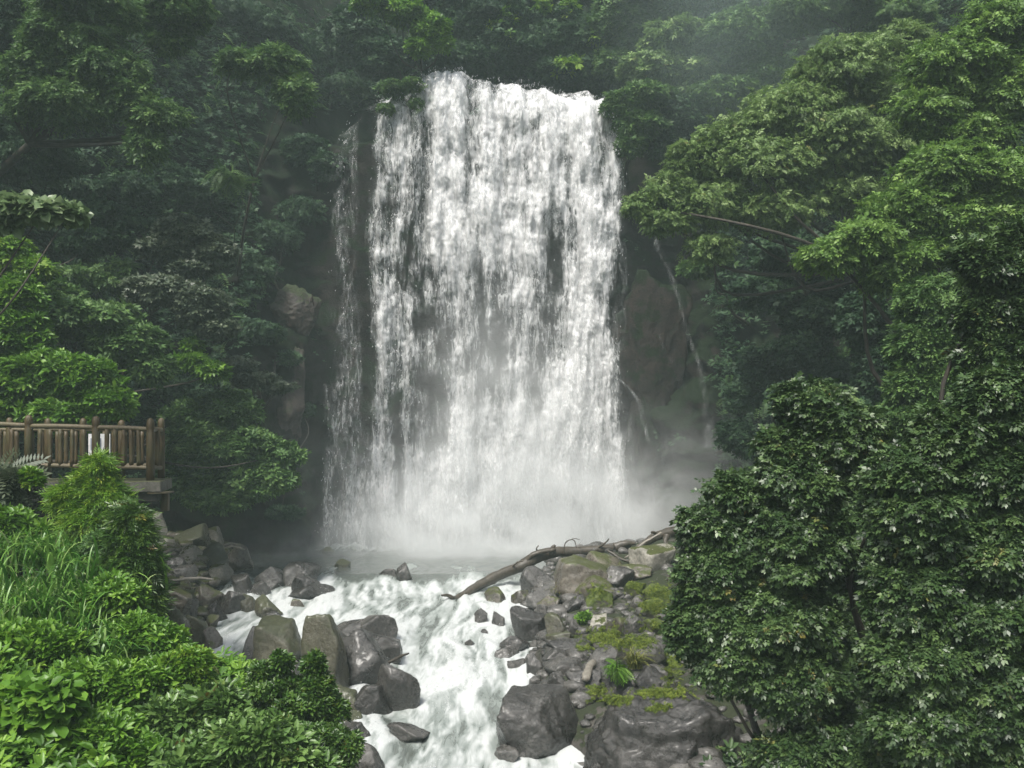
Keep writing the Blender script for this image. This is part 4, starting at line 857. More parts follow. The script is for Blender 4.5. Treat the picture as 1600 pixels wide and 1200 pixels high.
# left wall
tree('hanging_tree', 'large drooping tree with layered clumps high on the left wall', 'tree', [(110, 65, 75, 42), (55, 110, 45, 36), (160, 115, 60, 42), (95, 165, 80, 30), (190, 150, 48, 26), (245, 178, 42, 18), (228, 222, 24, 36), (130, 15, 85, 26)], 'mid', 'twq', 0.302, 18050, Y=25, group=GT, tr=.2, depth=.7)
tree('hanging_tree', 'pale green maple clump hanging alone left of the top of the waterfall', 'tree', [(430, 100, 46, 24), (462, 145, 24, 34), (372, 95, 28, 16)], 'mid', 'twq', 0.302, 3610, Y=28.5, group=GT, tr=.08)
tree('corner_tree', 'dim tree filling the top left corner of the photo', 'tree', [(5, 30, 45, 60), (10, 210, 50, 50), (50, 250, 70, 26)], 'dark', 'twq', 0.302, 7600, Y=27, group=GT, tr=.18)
tree('shrub', 'shrub with a rounded grey-green head halfway up the left wall', 'shrub', [(285, 360, 44, 22), (335, 392, 32, 22), (262, 388, 46, 16), (300, 420, 40, 10)], 'grey', 'rosS', 0.150, 8100, Y=26.5, group=GT)
tree('shrub', 'shrub with a flat grey-green crown just below the rounded one on the left wall', 'shrub', [(255, 455, 60, 22), (315, 480, 44, 28), (340, 512, 34, 14)], 'grey', 'rosS', 0.150, 8640, Y=25.5, group=GT)
tree('shrub', 'wide mid-green shrub spilling down to the right above the platform', 'shrub', [(130, 500, 80, 28), (195, 535, 54, 34), (238, 575, 34, 22), (90, 470, 36, 24)], 'mid', 'rosS', 0.195, 12600, Y=23.5, group=GT)
tree('shrub', 'big glossy bright shrub behind the wooden platform', 'shrub', [(30, 470, 34, 36), (25, 520, 50, 40), (60, 590, 66, 50), (125, 595, 56, 36), (165, 630, 42, 26), (20, 640, 50, 34), (100, 650, 70, 26)], 'bright', 'ros', .2, 15000, Y=20.5, group=GT)
tree('branch_tree', 'tree reaching in from the left edge with one level bough of large pale leaves', 'tree', [(25, 325, 45, 11), (70, 328, 40, 8), (108, 333, 20, 6), (5, 345, 22, 12)], 'pale', 'big', .26, 1100, Y=16, group=GT, tr=.06, base=(-12.8, 16.5, 2.5))
tree('shrub', 'yellow-speckled shrub at the left edge under the pale bough', 'shrub', [(15, 395, 34, 26), (48, 420, 32, 20), (20, 440, 30, 14)], 'lime', 'rosS', 0.150, 2880, Y=22, group=GT)
tree('overhanging_shrub', 'wide glossy shrub overhanging the pool beside the platform', 'shrub', [(315, 690, 56, 40), (360, 640, 44, 26), (300, 745, 50, 36), (385, 700, 56, 30), (436, 712, 36, 20), (345, 780, 54, 18), (405, 750, 56, 28), (300, 650, 40, 24)], 'mid', 'ros', .2, 17000, Y=26.5, group=GT)
tree('maple', 'small light green maple between the grey shrubs and the glossy overhanging shrub', 'tree', [(300, 565, 26, 10), (328, 578, 26, 12), (300, 538, 12, 7)], 'bright', 'rosS', 0.195, 2520, Y=25.5, group=GT)
tree('shrub', 'thin feathery grey shrub reaching right above the rock pillar', 'shrub', [(372, 572, 30, 12), (400, 592, 36, 10), (436, 605, 26, 7)], 'grey', 'rosS', 0.128, 4140, Y=30, group=GT)
tree('fern', 'lone dim fern fan in the dark hollow left of the waterfall', 'fern', [(352, 270, 18, 8), (368, 282, 16, 8)], 'mid', 'fern', .5, 50, Y=30, group=GT, tr=.03, crownname='fronds')
k = 0
for (bl, lab, mt) in [
    ([(150, 330, 60, 12), (200, 345, 30, 8)], 'flat dim bough under the large drooping tree', 'dark'),
    ([(165, 372, 45, 9), (130, 385, 40, 9)], 'second flat dim bough below the drooping tree, left of the rounded grey shrub', 'dark'),
    ([(120, 430, 60, 12), (170, 440, 40, 8), (190, 415, 20, 6)], 'broad dim bough between the pale bough and the flat-crowned grey shrub', 'mid'),
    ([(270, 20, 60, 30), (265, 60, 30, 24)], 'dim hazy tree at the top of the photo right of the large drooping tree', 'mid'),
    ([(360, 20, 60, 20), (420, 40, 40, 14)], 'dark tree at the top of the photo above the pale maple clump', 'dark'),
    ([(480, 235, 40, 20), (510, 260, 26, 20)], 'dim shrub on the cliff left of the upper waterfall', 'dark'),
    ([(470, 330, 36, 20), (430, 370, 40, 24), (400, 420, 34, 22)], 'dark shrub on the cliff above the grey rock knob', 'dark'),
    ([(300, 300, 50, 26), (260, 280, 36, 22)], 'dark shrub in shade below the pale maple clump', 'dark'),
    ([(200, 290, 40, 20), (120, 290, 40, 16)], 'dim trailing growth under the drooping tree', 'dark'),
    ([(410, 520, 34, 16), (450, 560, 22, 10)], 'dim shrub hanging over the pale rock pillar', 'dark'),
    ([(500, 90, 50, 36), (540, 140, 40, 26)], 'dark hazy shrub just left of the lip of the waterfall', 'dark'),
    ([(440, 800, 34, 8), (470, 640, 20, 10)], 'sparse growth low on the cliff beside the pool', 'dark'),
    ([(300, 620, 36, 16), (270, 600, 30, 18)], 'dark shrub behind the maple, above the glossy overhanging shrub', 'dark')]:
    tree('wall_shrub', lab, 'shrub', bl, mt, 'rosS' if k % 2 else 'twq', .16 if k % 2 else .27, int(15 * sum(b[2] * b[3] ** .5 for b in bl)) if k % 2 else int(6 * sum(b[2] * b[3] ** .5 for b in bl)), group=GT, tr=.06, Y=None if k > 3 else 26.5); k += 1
# above the fall
tree('overhanging_tree', 'bright green bough hanging at the top of the photo left of the lip', 'tree', [(590, 5, 36, 14), (635, 22, 36, 12), (675, 45, 28, 18), (690, 66, 16, 14), (655, 75, 20, 12)], 'bright', 'rosS', 0.210, 4680, Y=35.2, group=GT)
tree('lip_shrub', 'low green shrub hiding the left end of the waterfall lip', 'shrub', [(615, 138, 24, 9), (645, 132, 18, 8), (604, 170, 12, 7), (650, 162, 10, 5)], 'mid', 'rosS', 0.150, 2160, Y=35.3, group=GT, tr=.04)
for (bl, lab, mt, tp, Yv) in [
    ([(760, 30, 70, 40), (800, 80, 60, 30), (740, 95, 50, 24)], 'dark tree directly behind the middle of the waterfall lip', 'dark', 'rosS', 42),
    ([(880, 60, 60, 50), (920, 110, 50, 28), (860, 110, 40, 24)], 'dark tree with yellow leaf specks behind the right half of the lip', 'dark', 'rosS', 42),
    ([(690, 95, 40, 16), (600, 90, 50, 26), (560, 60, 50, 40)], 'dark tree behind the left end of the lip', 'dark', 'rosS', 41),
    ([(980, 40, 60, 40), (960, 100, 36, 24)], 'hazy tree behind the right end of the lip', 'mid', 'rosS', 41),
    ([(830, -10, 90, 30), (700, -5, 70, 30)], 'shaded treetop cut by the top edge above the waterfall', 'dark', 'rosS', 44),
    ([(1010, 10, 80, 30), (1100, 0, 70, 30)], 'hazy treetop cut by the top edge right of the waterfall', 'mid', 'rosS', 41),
    ([(975, 165, 32, 18), (1000, 195, 34, 22), (985, 225, 22, 14), (1010, 150, 40, 16)], 'soft green bush drooping over the right shoulder of the waterfall', 'mid', 'rosS', 35.2),
    ([(1060, 70, 60, 30), (1020, 110, 50, 24), (1090, 120, 50, 30)], 'misty green tree on the slope right of the lip', 'feather', 'rosS', 37),
    ([(1160, 60, 60, 40), (1190, 120, 40, 30), (1130, 150, 50, 24)], 'misty tree behind the top of the feathery tree', 'mid', 'rosS', 36),
    ([(1250, 20, 60, 26), (1330, 10, 60, 22), (1400, 30, 60, 26)], 'leafy tree at the top edge above the feathery tree', 'mid', 'twig', 35),
    ([(1060, 180, 40, 26), (1040, 225, 28, 20)], 'dim bush between the waterfall shoulder and the feathery tree', 'dark', 'rosS', 36)]:
    tree('gorge_tree', lab, 'tree', bl, mt, 'twq' if tp == 'twig' else tp, .22, int(12 * sum(b[2] * b[3] ** .6 for b in bl)), group=GT, Y=Yv, tr=.12)
V, Q, A, _ = crown([(*W(a, b, 41), .5, .5, .4) for a, b in [(795, 25), (800, 60), (775, 45), (890, 15), (895, 100), (880, 105), (935, 60), (850, 5), (960, 50)]], 170, TPL['rosS'], .3, 991)
tag(mk('yellow_sprays', V, Q, M['lime'], attrs={'var': A}), 'yellow leaf specks in the dark wood above the lip', kind='stuff')  # yellow comes from the lime leaf colour
# right wall
tree('feathery_tree', 'great feathery tree with pinnate leaves spreading over the right of the waterfall', 'tree', [(1330, 110, 80, 50), (1400, 150, 60, 44), (1235, 180, 80, 44), (1150, 215, 56, 36), (1090, 250, 50, 34), (1190, 265, 90, 46), (1300, 225, 90, 54), (1050, 300, 40, 34), (1110, 320, 60, 36), (1210, 330, 70, 32), (1045, 345, 44, 20), (1330, 300, 60, 34), (1110, 385, 42, 22), (1380, 230, 60, 40), (1280, 130, 50, 40), (1410, 70, 50, 34), (1000, 320, 26, 20)], 'feather', 'twq', .2, 34000, Y=24.5, group=GT, base=(14.5, 27, 6.0), tr=.15, depth=.8, pad=(.26, .46))
tree('leafy_tree', 'bright leafy tree in the upper right corner', 'tree', [(1490, 110, 70, 50), (1565, 50, 60, 50), (1560, 150, 60, 50), (1450, 170, 50, 36), (1600, 110, 40, 60), (1520, 215, 60, 26)], 'treebright', 'twq', 0.245, 15200, Y=20, group=GT, base=(11.5, 21.0, .6), tr=.16, depth=.9)
tree('leafy_tree', 'bright leafy tree under the corner tree, right of the feathery one', 'tree', [(1480, 270, 70, 42), (1560, 290, 56, 50), (1420, 330, 60, 40), (1350, 375, 60, 28), (1490, 350, 60, 44), (1420, 400, 50, 34), (1560, 350, 50, 30), (1300, 400, 44, 20), (1390, 430, 40, 20)], 'treebright', 'twq', 0.230, 22800, Y=18, group=GT, base=(9.8, 18.8, .4), tr=.16, depth=.9)
tree('leafy_tree', 'mid-green tree in shade below the bright leafy trees at the right', 'tree', [(1460, 470, 54, 34), (1440, 540, 44, 44), (1480, 600, 50, 44), (1420, 600, 30, 30), (1500, 520, 40, 40), (1440, 645, 60, 20)], 'mid', 'twq', 0.202, 15200, Y=15.5, group=GT, base=(8.2, 16.4, .1), tr=.12, depth=.8)
tree('wall_shrub', 'dim shrub in the dark recess behind the camellia', 'shrub', [(1350, 500, 40, 40), (1370, 580, 30, 50), (1330, 640, 34, 24)], 'dark', 'rosS', 0.180, 4680, Y=24, group=GT)
tree('wall_shrub', 'dark shrub filling the hollow under the feathery tree', 'shrub', [(1230, 400, 60, 30), (1310, 440, 50, 30), (1190, 460, 50, 30), (1270, 500, 50, 34), (1250, 545, 50, 24)], 'dark', 'rosS', 0.180, 7200, Y=29, group=GT)  # dark foliage, with its lowest clump added to darken the pale rock gap
tree('wall_shrub', 'dim creeper-like shrub low in the dark recess right of the rivulets', 'shrub', [(1200, 570, 50, 30), (1290, 580, 40, 30), (1160, 620, 30, 24)], 'dark', 'rosS', 0.165, 4680, Y=31, group=GT)
tree('wall_shrub', 'small green shrub under the feathery tree beside the high rivulet', 'shrub', [(1090, 420, 26, 14), (1120, 410, 24, 12)], 'mid', 'rosS', 0.165, 1620, Y=31, group=GT)
tree('wall_shrub', 'dim green slope shrub just left above the camellia top', 'shrub', [(1150, 680, 30, 24), (1180, 700, 26, 20)], 'dark', 'rosS', 0.150, 2160, Y=27, group=GT)
# big camellias on the right bank
GC = 'dark glossy camellias on the right bank'
tree('camellia_bush', 'large dark camellia rising left in front of the recess, its dome tip highest', 'bush', [(1270, 630, 56, 36), (1305, 680, 74, 54), (1230, 700, 40, 40), (1245, 755, 74, 46), (1150, 768, 44, 28), (1110, 820, 44, 34), (1120, 890, 62, 50), (1230, 850, 90, 70), (1110, 950, 56, 50), (1210, 960, 90, 70), (1150, 1030, 66, 50), (1240, 1060, 80, 60), (1080, 980, 34, 40)], 'camellia', 'twc', .125, 78880, Y=9.6, group=GC, base=(3.2, 10.8, -1.2), back=.9, tr=.08, depth=.75, pad=(.2, .38), flat=.5, loose=.3)
tree('camellia_bush', 'larger dark camellia at the right edge, spreading to the bottom corner', 'bush', [(1560, 620, 64, 50), (1490, 680, 64, 46), (1420, 735, 60, 36), (1550, 740, 80, 70), (1440, 810, 80, 56), (1550, 860, 90, 70), (1430, 930, 70, 60), (1540, 970, 90, 70), (1440, 1030, 80, 60), (1560, 1080, 80, 80), (1450, 1130, 80, 60), (1580, 1180, 70, 50)], 'camellia', 'twc', .125, 97440, Y=8.4, group=GC, base=(4.4, 9.8, -.9), back=1.0, tr=.08, depth=.75, pad=(.2, .38), flat=.5, loose=.3)
tree('camellia_bush', 'sparse camellia with bare crooked twigs and yellow leaves at the upper right edge', 'bush', [(1560, 420, 50, 36), (1580, 480, 44, 36), (1530, 400, 30, 24), (1550, 550, 50, 30), (1600, 560, 40, 50), (1590, 380, 30, 30), (1525, 490, 26, 26)], 'camellia', 'twq', 0.173, 11400, Y=10.5, group=GC, base=(6.4, 11.2, -.5), tr=.1, depth=.8, pad=(.22, .4))
tree('camellia_bush', 'camellia standing in deep shade in the gap between the two big ones', 'bush', [(1350, 850, 60, 80), (1340, 980, 60, 90), (1330, 1100, 70, 80), (1390, 760, 50, 50)], 'camellia', 'twc', .125, 17400, Y=12.2, group=GC, base=(4.8, 12.6, -.8), tr=.06)
tree('camellia_bush', 'low shaded camellia at the foot of the two big ones, bottom right', 'bush', [(1330, 1160, 80, 40), (1240, 1180, 60, 30), (1400, 1190, 70, 30)], 'camellia', 'twq', 0.173, 7600, Y=9.4, group=GC, base=(3.9, 10.0, -1.2), tr=.06)

# ------------------------------------------------------------------ left foreground plants
GF_ = 'plants on the near left bank'
def gz(x, y): return float(ground(x, y))
def plant(name, label, cat, blobs, mat, tpl, size, n, Y, **k):
    m = np.mean([W(b[0], b[1], b[4] if len(b) > 4 else Y) for b in blobs], 0); k.setdefault('tr', .025)
    return tree(name, label, cat, blobs, mat, tpl, size, n, Y=Y, group=GF_, base=(m[0], m[1] + .1, gz(m[0], m[1] + .1) - .05), **k)
plant('conifer_shrub', 'yellow-green conical shrub in front of the platform railing', 'shrub', [(155, 724, 9, 14), (150, 748, 20, 18), (160, 776, 34, 20), (106, 778, 20, 22), (152, 808, 42, 22), (120, 835, 30, 22), (170, 838, 28, 22)], 'lime', 'sprig', .2, 7000, 12.6, flat=.6, up=.5, depth=.8)
plant('conifer_shrub', 'green columnar shrub leaning over the left bank rocks', 'shrub', [(205, 808, 18, 20), (205, 840, 28, 26), (215, 875, 32, 28), (212, 915, 34, 28), (222, 950, 26, 24), (190, 890, 26, 30)], 'streamleaf', 'sprig', .2, 7000, 11.8, flat=.6, up=.5)
plant('shrub', 'dark small-leaved shrub between the two conical shrubs', 'shrub', [(165, 860, 30, 30), (160, 900, 30, 24)], 'mid', 'rosS', 0.098, 3060, 12)
plant('shrub', 'bright leafy shrub at the left edge under the platform', 'shrub', [(15, 820, 40, 20), (50, 835, 30, 16), (10, 855, 30, 24)], 'bright', 'ros', .16, 1500, 12.5)
plant('shrub', 'fresh green shrub below the columnar one', 'shrub', [(180, 930, 44, 24), (140, 950, 46, 20), (190, 965, 40, 18)], 'bright', 'ros', .12, 2600, 11)
plant('shrub', 'bright shrub with lance leaves on the brow of the bank above the side channel', 'shrub', [(215, 985, 36, 20), (250, 1000, 36, 20), (200, 1010, 44, 18), (270, 1020, 30, 16)], 'bright', 'ros', .12, 3200, 10.6)
plant('shrub', 'yellow-tipped shrub overhanging the side channel', 'shrub', [(290, 1035, 36, 18), (260, 1050, 40, 22), (305, 1060, 26, 22), (280, 1085, 40, 26)], 'lime', 'ros', .1, 3000, 10.2)
plant('shrub', 'leafy green shrub at the left edge below the tall grass', 'shrub', [(40, 1000, 56, 24), (90, 1010, 40, 20), (20, 1040, 50, 26)], 'bright', 'ros', .13, 3000, 9.8)
plant('shrub', 'dense bright shrub at the centre of the left bank', 'shrub', [(150, 1060, 60, 24), (210, 1070, 50, 26), (110, 1075, 50, 22), (180, 1100, 60, 26)], 'bright', 'ros', .12, 4600, 9.2)
plant('big_leaf_plant', 'plant with large light ivy-like leaves in the bottom left corner', 'plant', [(30, 1100, 44, 30), (80, 1090, 40, 30), (60, 1140, 50, 34), (15, 1150, 30, 30)], 'bright', 'big', .17, 900, 8.2, crownname='foliage')
plant('shrub', 'dense green shrub at the bottom edge right of the large-leaved plant', 'shrub', [(150, 1150, 60, 36), (100, 1190, 70, 26), (200, 1180, 60, 30), (40, 1195, 60, 24)], 'bright', 'ros', .12, 4600, 8.4)
plant('laurel_shrub', 'laurel shrub with bronze twigs left of the small shrub by the stream', 'shrub', [(280, 1120, 56, 24), (340, 1100, 40, 20), (250, 1150, 50, 26), (320, 1140, 50, 26)], 'laurel', 'ros', .15, 3400, 9.0)
plant('laurel_shrub', 'laurel shrub with rosettes of narrow leaves at the bottom edge of the left bank', 'shrub', [(400, 1150, 60, 24), (350, 1180, 60, 26), (440, 1175, 50, 24), (480, 1195, 40, 16), (300, 1190, 60, 22)], 'laurel', 'ros', .15, 4200, 8.4)
plant('stream_shrub', 'small dark shrub with orange tips growing in front of the central boulders', 'shrub', [(440, 1035, 14, 16), (410, 1052, 20, 16), (430, 1075, 40, 18), (490, 1040, 14, 18), (490, 1070, 30, 18), (470, 1095, 56, 20), (420, 1100, 30, 14), (520, 1110, 24, 16), (475, 1125, 46, 18)], 'streamleaf', 'ros', .085, 7500, 10.6, flat=.55)
plant('stream_shrub', 'sparse dark shrub below it at the edge of the foam', 'shrub', [(500, 1150, 40, 16), (540, 1165, 26, 16), (520, 1185, 36, 16)], 'streamleaf', 'ros', .085, 1800, 10.0)
plant('fern', 'blue-green fern at the left end of the platform beam', 'fern', [(20, 738, 30, 10), (8, 755, 24, 12)], 'grey', 'fern', .34, 120, 13, crownname='fronds')
plant('shrub', 'spray of lime leaves beside the fern under the railing', 'shrub', [(46, 742, 9, 6), (52, 752, 6, 8)], 'lime', 'ros', .14, 60, 12.8)
# low growth carpeting the near banks
def cover(name, label, n, xr, yr, cond, tpl, size, mat, seed):
    r = np.random.default_rng(seed); x, y = r.uniform(*xr, n), r.uniform(*yr, n); k = np.nonzero(cond(x, y) * (fbm(np.stack([x, y, 0 * x], -1) * .8, 2, seed) > -.25))[0]; x, y = x[k], y[k]; n = len(k)
    p = np.stack([x, y, ground(x, y) + r.uniform(.0, .3, n) ** 1.3], -1)
    V, Q, A = place(TPL[tpl], p, nrm(r.normal(0, .35, (n, 3)) + [0, -.15, 1]), r.normal(size=(n, 3)), size * r.uniform(.6, 1.3, n), r, r.uniform(0, 1, n))
    tag(mk(name, V, Q, M[mat], attrs={'var': A}), label, kind='stuff')
cover('ground_cover', 'low bright leafy growth carpeting the near left bank', 16000, (-10, -1.6), (5, 14.5), lambda x, y: (XL(y) - x > .9), 'ros', .13, 'bright', 61)
cover('bank_cover', 'dark low growth under the camellias of the right bank', 9000, (1.6, 12), (6, 22), lambda x, y: (x > 2.6 + .12 * y * (y > 14)), 'ros', .16, 'camellia', 62)
# grasses
def grass(label, spots, n, L, mat, group, spread=.25, seed=0, width=.015, name='grass_tuft', cat='grass'):
    """arching blades; spots = (px, py, Y) of the roots"""
    r = np.random.default_rng(seed + 40); Vs, Qs, As, c = [], [], [], 0; roots = [W(*s) for s in spots]
    for root in roots:
        for k in range(n):
            a = r.uniform(0, 6.28); b = root + [r.normal(0, spread), r.normal(0, spread), 0]; b[2] -= .05
            l_ = L * r.uniform(.6, 1.2); out = np.array([math.cos(a), math.sin(a) - .2, 0]); t = np.linspace(0, 1, 7)
            lean = r.uniform(.35, .95)
            P = b + np.outer(t ** 1.5 * lean * l_ * .8, out) + np.outer(l_ * (t * .95 - lean * .75 * t ** 2.6), [0, 0, 1])
            sd_ = np.array([-out[1], out[0], 0]) + [0, 0, .2]; w_ = width * (1 - t ** 2 * .95) * r.uniform(.7, 1.3)
            V = np.stack([P - sd_ * w_[:, None], P + sd_ * w_[:, None]], 1).reshape(-1, 3)
            i = np.arange(6)[:, None] * 2; Qs.append(i + np.array([[0, 1, 3, 2]]) + c); Vs.append(V); As.append(np.full(14, r.uniform(0, 1))); c += 14
    tag(mk(name, np.vstack(Vs), np.vstack(Qs), M[mat], attrs={'var': np.concatenate(As)}), label, cat, group)
GG = 'grass clumps'
grass('tall arching grass clump at the left edge under the platform', [(20, 880, 12), (60, 875, 12), (95, 880, 12)], 170, .75, 'grass', GG, .3, 1)
grass('arching grass clump left of the columnar shrub', [(110, 905, 11.6), (150, 920, 11.6)], 170, .7, 'grass', GG, .3, 2)
grass('pale drooping grass clump in the middle of the left bank', [(66, 957, 11), (88, 960, 11)], 340, .75, 'grass', GG, .32, 3)
grass('small bright grass clump above the dense bright shrub', [(110, 1055, 9.8), (140, 1060, 9.8)], 130, .5, 'grass', GG, .14, 4, .008)
grass('long-bladed grass spray arching over the brow of the bank', [(130, 1005, 10.4), (165, 1030, 10.2)], 60, .75, 'grass', GG, .15, 5)
grass('yellow-green grass tuft hanging over the right bank rocks', [(992, 1040, 16.2)], 150, .55, 'yellowgrass', GG, .05, 6, .012)
grass('olive grass tuft on the slab below the driftwood trunk', [(873, 928, 24.3)], 120, .6, 'yellowgrass', GG, .10, 7, .013)
grass('short grass tuft beside the mossy boulder in the right bank', [(925, 935, 23.5)], 130, .5, 'yellowgrass', GG, .16, 8, .012)
grass('bright green grass dome behind the brown boulders at the right bank', [(936, 893, 25.2)], 260, .42, 'grass', GG, .16, 9, .012)
grass('low drooping grass tuft under the mossy boulder', [(945, 965, 22.4)], 90, .4, 'yellowgrass', GG, .14, 10, .012)
plant('fern', 'small bright fern left of the yellow-green grass tuft', 'fern', [(962, 1042, 10, 6), (970, 1046, 8, 5)], 'bright', 'fern', .2, 50, 16.2, crownname='fronds')
plant('fern', 'small bright leafy plant at the centre of the right bank', 'fern', [(914, 966, 10, 8)], 'bright', 'ros', .14, 70, 21.4, crownname='fronds')
# moss carpets: draped over what lies below
def moss(name, label, polys, seed, mat='mossy'):
    dg = bpy.context.evaluated_depsgraph_get(); r = np.random.default_rng(seed); P, N = [], []
    for (cx_, cy_, rx_, ry_, n_) in polys:
        for _ in range(n_):
            a, q = r.uniform(0, 6.28), abs(r.normal(0, .62)); px = cx_ + rx_ * q * math.cos(a); py = cy_ + ry_ * q * math.sin(a)
            px += 5 * math.sin(py * .5 + seed) + 4 * math.sin(px * .31); d_ = Vector(((px - 800) / F, 1, (HY - py) / F)).normalized(); o_ = Vector((0, 0, CZ)) + d_ * 12.5
            ok, loc, nn, _i, ob, _m = S.ray_cast(dg, o_, d_)
            if ok and ob.name.split('.')[0] in ('boulder', 'ground', 'right_rubble'): P.append(loc[:]); N.append(nn[:])
    P = np.array(P); N = np.array(N); N = np.where(N[:, 2:3] < 0, -N, N)
    V, Q, A = place(TPL['rosS'], P + N * .012, nrm(N + r.normal(0, .25, N.shape)), r.normal(size=N.shape), r.uniform(.02, .05, len(P)), r, r.uniform(0, 1, len(P)))
    tag(mk(name, V, Q, M[mat], attrs={'var': A}), label, kind='stuff')
bpy.context.view_layer.update()
moss('moss', 'yellow-green moss carpets on the right bank rocks', [(1035, 1083, 32, 6, 1500), (935, 1080, 14, 8, 500), (958, 1094, 22, 6, 600), (1028, 1106, 14, 5, 300), (945, 995, 30, 14, 1600), (975, 1006, 20, 9, 500), (1003, 1003, 16, 10, 600), (1030, 925, 28, 12, 900), (1020, 948, 26, 12, 900), (990, 918, 14, 9, 500), (1026, 980, 24, 12, 500), (912, 1014, 10, 4, 150), (935, 925, 20, 12, 400), (1050, 1040, 16, 40, 600)], 3)

# ------------------------------------------------------------------ viewing platform
def wmat(name, c1, c2, green):
    m, n, l, p, out = new_mat(name); v, g = geo_pos(n, l, (9, 9, 1.5)); t = ntex(n, l, v, 2.2, 7, .65, .5); v2, _ = geo_pos(n, l); t2 = ntex(n, l, v2, 3.0, 4)
    r = ramp(n, [(.3, c1), (.7, c2)]); l.new(t.outputs['Fac'], r.inputs[0]); q = ramp(n, [(.48, 0.0), (.7, .8)]); l.new(t2.outputs['Fac'], q.inputs[0])
    l.new(mixc(n, l, q.outputs[0], r.outputs[0], green), p.inputs['Base Color']); p.inputs['Roughness'].default_value = .6
    b = n.new('ShaderNodeBump'); b.inputs['Strength'].default_value = .5; b.inputs['Distance'].default_value = .015; l.new(t.outputs['Fac'], b.inputs['Height']); l.new(b.outputs[0], p.inputs['Normal']); return m
M['postwood'] = wmat('weathered_post_wood', (.034, .025, .010), (.095, .064, .024), (.06, .06, .02))
M['railwood'] = wmat('worn_rail_wood', (.055, .044, .022), (.15, .12, .065), (.11, .1, .045))
M['concrete'] = rock_mat('stained_concrete', (.018, .018, .013), (.04, .039, .029), (.11, .106, .09), moss=.55, mosscol=(.06, .065, .025), rough=(.6, .85), scale=1.4, bump=.3, coat=0)
def flatmat(name, c, r=.5):
    m, n, l, p, out = new_mat(name); v, g = geo_pos(n, l); t = ntex(n, l, v, 5, 4); rr = ramp(n, [(.3, tuple(q * .8 for q in c)), (.7, c)]); l.new(t.outputs['Fac'], rr.inputs[0]); l.new(rr.outputs[0], p.inputs['Base Color']); p.inputs['Roughness'].default_value = r; return m
M['underdeck_shade'] = M['cliff']  # dark cliff rock reused as the shade colour under the platform
M['board'] = flatmat('white_board', (.72, .73, .72)); M['ink'] = flatmat('blue_grey_print', (.25, .28, .34))
deck = empty('viewing_platform', (-10, 18.5, 0), 'raised viewing platform with brown log railings on a stained concrete slab', 'platform')
D0 = np.array([-10, 18.5, 0.])
def dpart(name, parts, mat):
    V, Q, T = join(parts); return mk(name, V - D0, Q, M[mat], deck, F3=T, smooth=(mat in ('postwood', 'railwood')))
def skew(x0, y0, z0, x1, y1, z1, s):
    V, Q, T = box(x0, y0, z0, x1, y1, z1, .015); V[:, 0] += s * (V[:, 1] - y0) / (y1 - y0) * (V[:, 0] > (x0 + x1) / 2); return V, Q, T
dpart('floor_slab', [skew(-16, 17.6, 3.12, -6.98, 19.5, 3.34, -.5)], 'concrete')
dpart('underdeck_shade_wall', [box(-16, 19.3, -1.2, -7.9, 19.48, 3.117, .01)], 'underdeck_shade')  # added dark wall standing in for the black shade beneath the slab
dpart('edge_beam', [box(-15.9, 17.72, 2.93, -7.1, 17.95, 3.118, .01)], 'concrete')
dpart('bracket', [box(-7.12, 17.95, 2.72, -6.99, 18.1, 3.09, .01)], 'postwood')
dpart('bracket', [box(-7.25, 17.62, 3.085, -6.94, 18.2, 3.117, .004)], 'railwood')
for x in (-9.6, -12.6): dpart('support_wall', [box(x - .35, 18.4, -1.0, x + .35, 19.4, 3.118, .02)], 'concrete')
def post(x, y, zb, zt, r=.082):
    prof = [(0, r), (.80, r), (.83, r * .82), (.86, r * 1.0), (.93, r * .98), (.97, r * .8), (.993, r * .45), (1.0, .004)]
    P = [np.array([x, y, zb + (zt - zb) * t]) for t, _ in prof]; V, Q, T = tube(P, [q for _, q in prof], 14, 1, .0)
    dpart('post', [(V, Q, T)], 'postwood')
fy = 17.95
for px, py in ((-60, 646), (45, 648), (150, 650), (235, 653)):
    p = W(px, py, fy); post(p[0], fy, 3.33 if px < 235 else 3.1, p[2])
for px, py in ((252, 653), (190, 656), (130, 653), (75, 653), (15, 652)):
    y_ = 19.3; p = W(px, py, y_); post(p[0], y_, 3.33, p[2], .075)
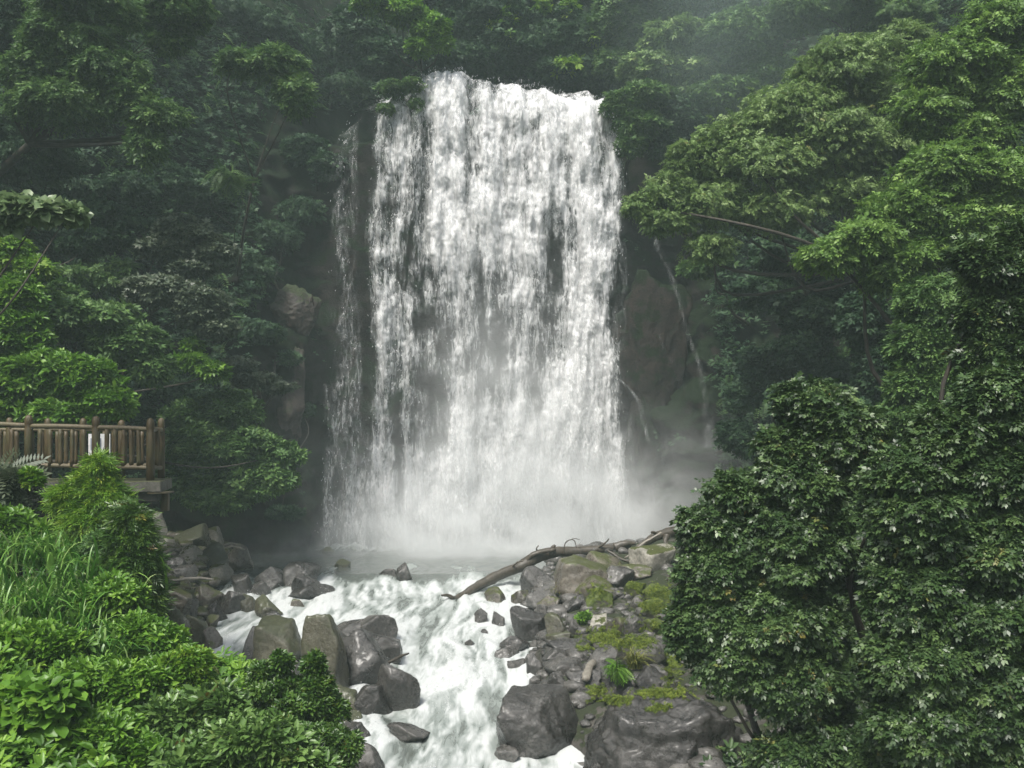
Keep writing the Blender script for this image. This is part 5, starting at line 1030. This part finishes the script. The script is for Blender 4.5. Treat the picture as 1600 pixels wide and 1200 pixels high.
def rail(name, a, b, r): dpart(name, [tube([a, (a + b) / 2 + [0, 0, .01], b], [r, r * 1.05, r], 10, 5, .05)], 'railwood')
for (pa, pb) in (((-60, 662), (45, 665)), ((45, 666), (150, 668)), ((150, 668), (235, 671))):
    rail('rail', W(*pa, fy), W(*pb, fy), .052)
for (pa, pb) in (((-60, 724), (45, 727)), ((45, 727), (150, 730)), ((150, 730), (235, 731))): rail('rail', W(*pa, fy), W(*pb, fy), .045)
cr_ = W(252, 672, 19.3); rail('rail', W(235, 671, fy), cr_, .05); rail('rail', W(235, 731, fy), W(252, 731, 19.3), .045)
rail('rail', cr_, W(-40, 672, 19.3), .045); rail('rail', W(252, 727, 19.3), W(-40, 727, 19.3), .04)
def bal(px, y, t=671, b=728, r=.048):
    a, c = W(px, b, y), W(px + random.uniform(-1, 1), t, y); a = a + [0, random.uniform(-.02, .02), 0]
    dpart('baluster', [tube([a, (a + c) / 2, c], [r * random.uniform(.85, 1.15), r, r * random.uniform(.85, 1.1)], 8, 3, .08)], 'postwood')
for px in list(range(-54, 36, 18)) + [62, 79, 95, 113, 131, 167, 180, 193, 205, 217]: bal(px, fy)
for px in (8, 26, 50, 66, 90, 104, 119, 149, 163, 178, 196, 207, 222, 240): bal(px, 19.3, 674, 727, .05)
for px in (241, 247): bal(px, 18.6)
nb = empty('notice_board', W(155, 740, 18.75), 'white notice board glimpsed between the railing posts of the platform', 'sign')
def npart(name, parts, mat):
    V, Q, T = join(parts); b0 = np.array(nb.location); return mk(name, V - b0, Q, M[mat], nb, F3=T, smooth=False)
c0, c1 = W(138, 718, 18.75), W(172, 678, 18.75)
npart('panel', [box(c0[0], 18.75, c0[2], c1[0], 18.79, c1[2], .004)], 'board')
npart('printed_text', [box(c0[0] + .05 + .1 * k, 18.742, c0[2] + .2, c0[0] + .075 + .1 * k, 18.748, c1[2] - .09 - .03 * (k % 2), .001) for k in range(4)], 'ink')
for x in (c0[0] + .04, c1[0] - .07): npart('leg', [box(x, 18.80, 3.34, x + .03, 18.83, c1[2] - .05, .003)], 'board')
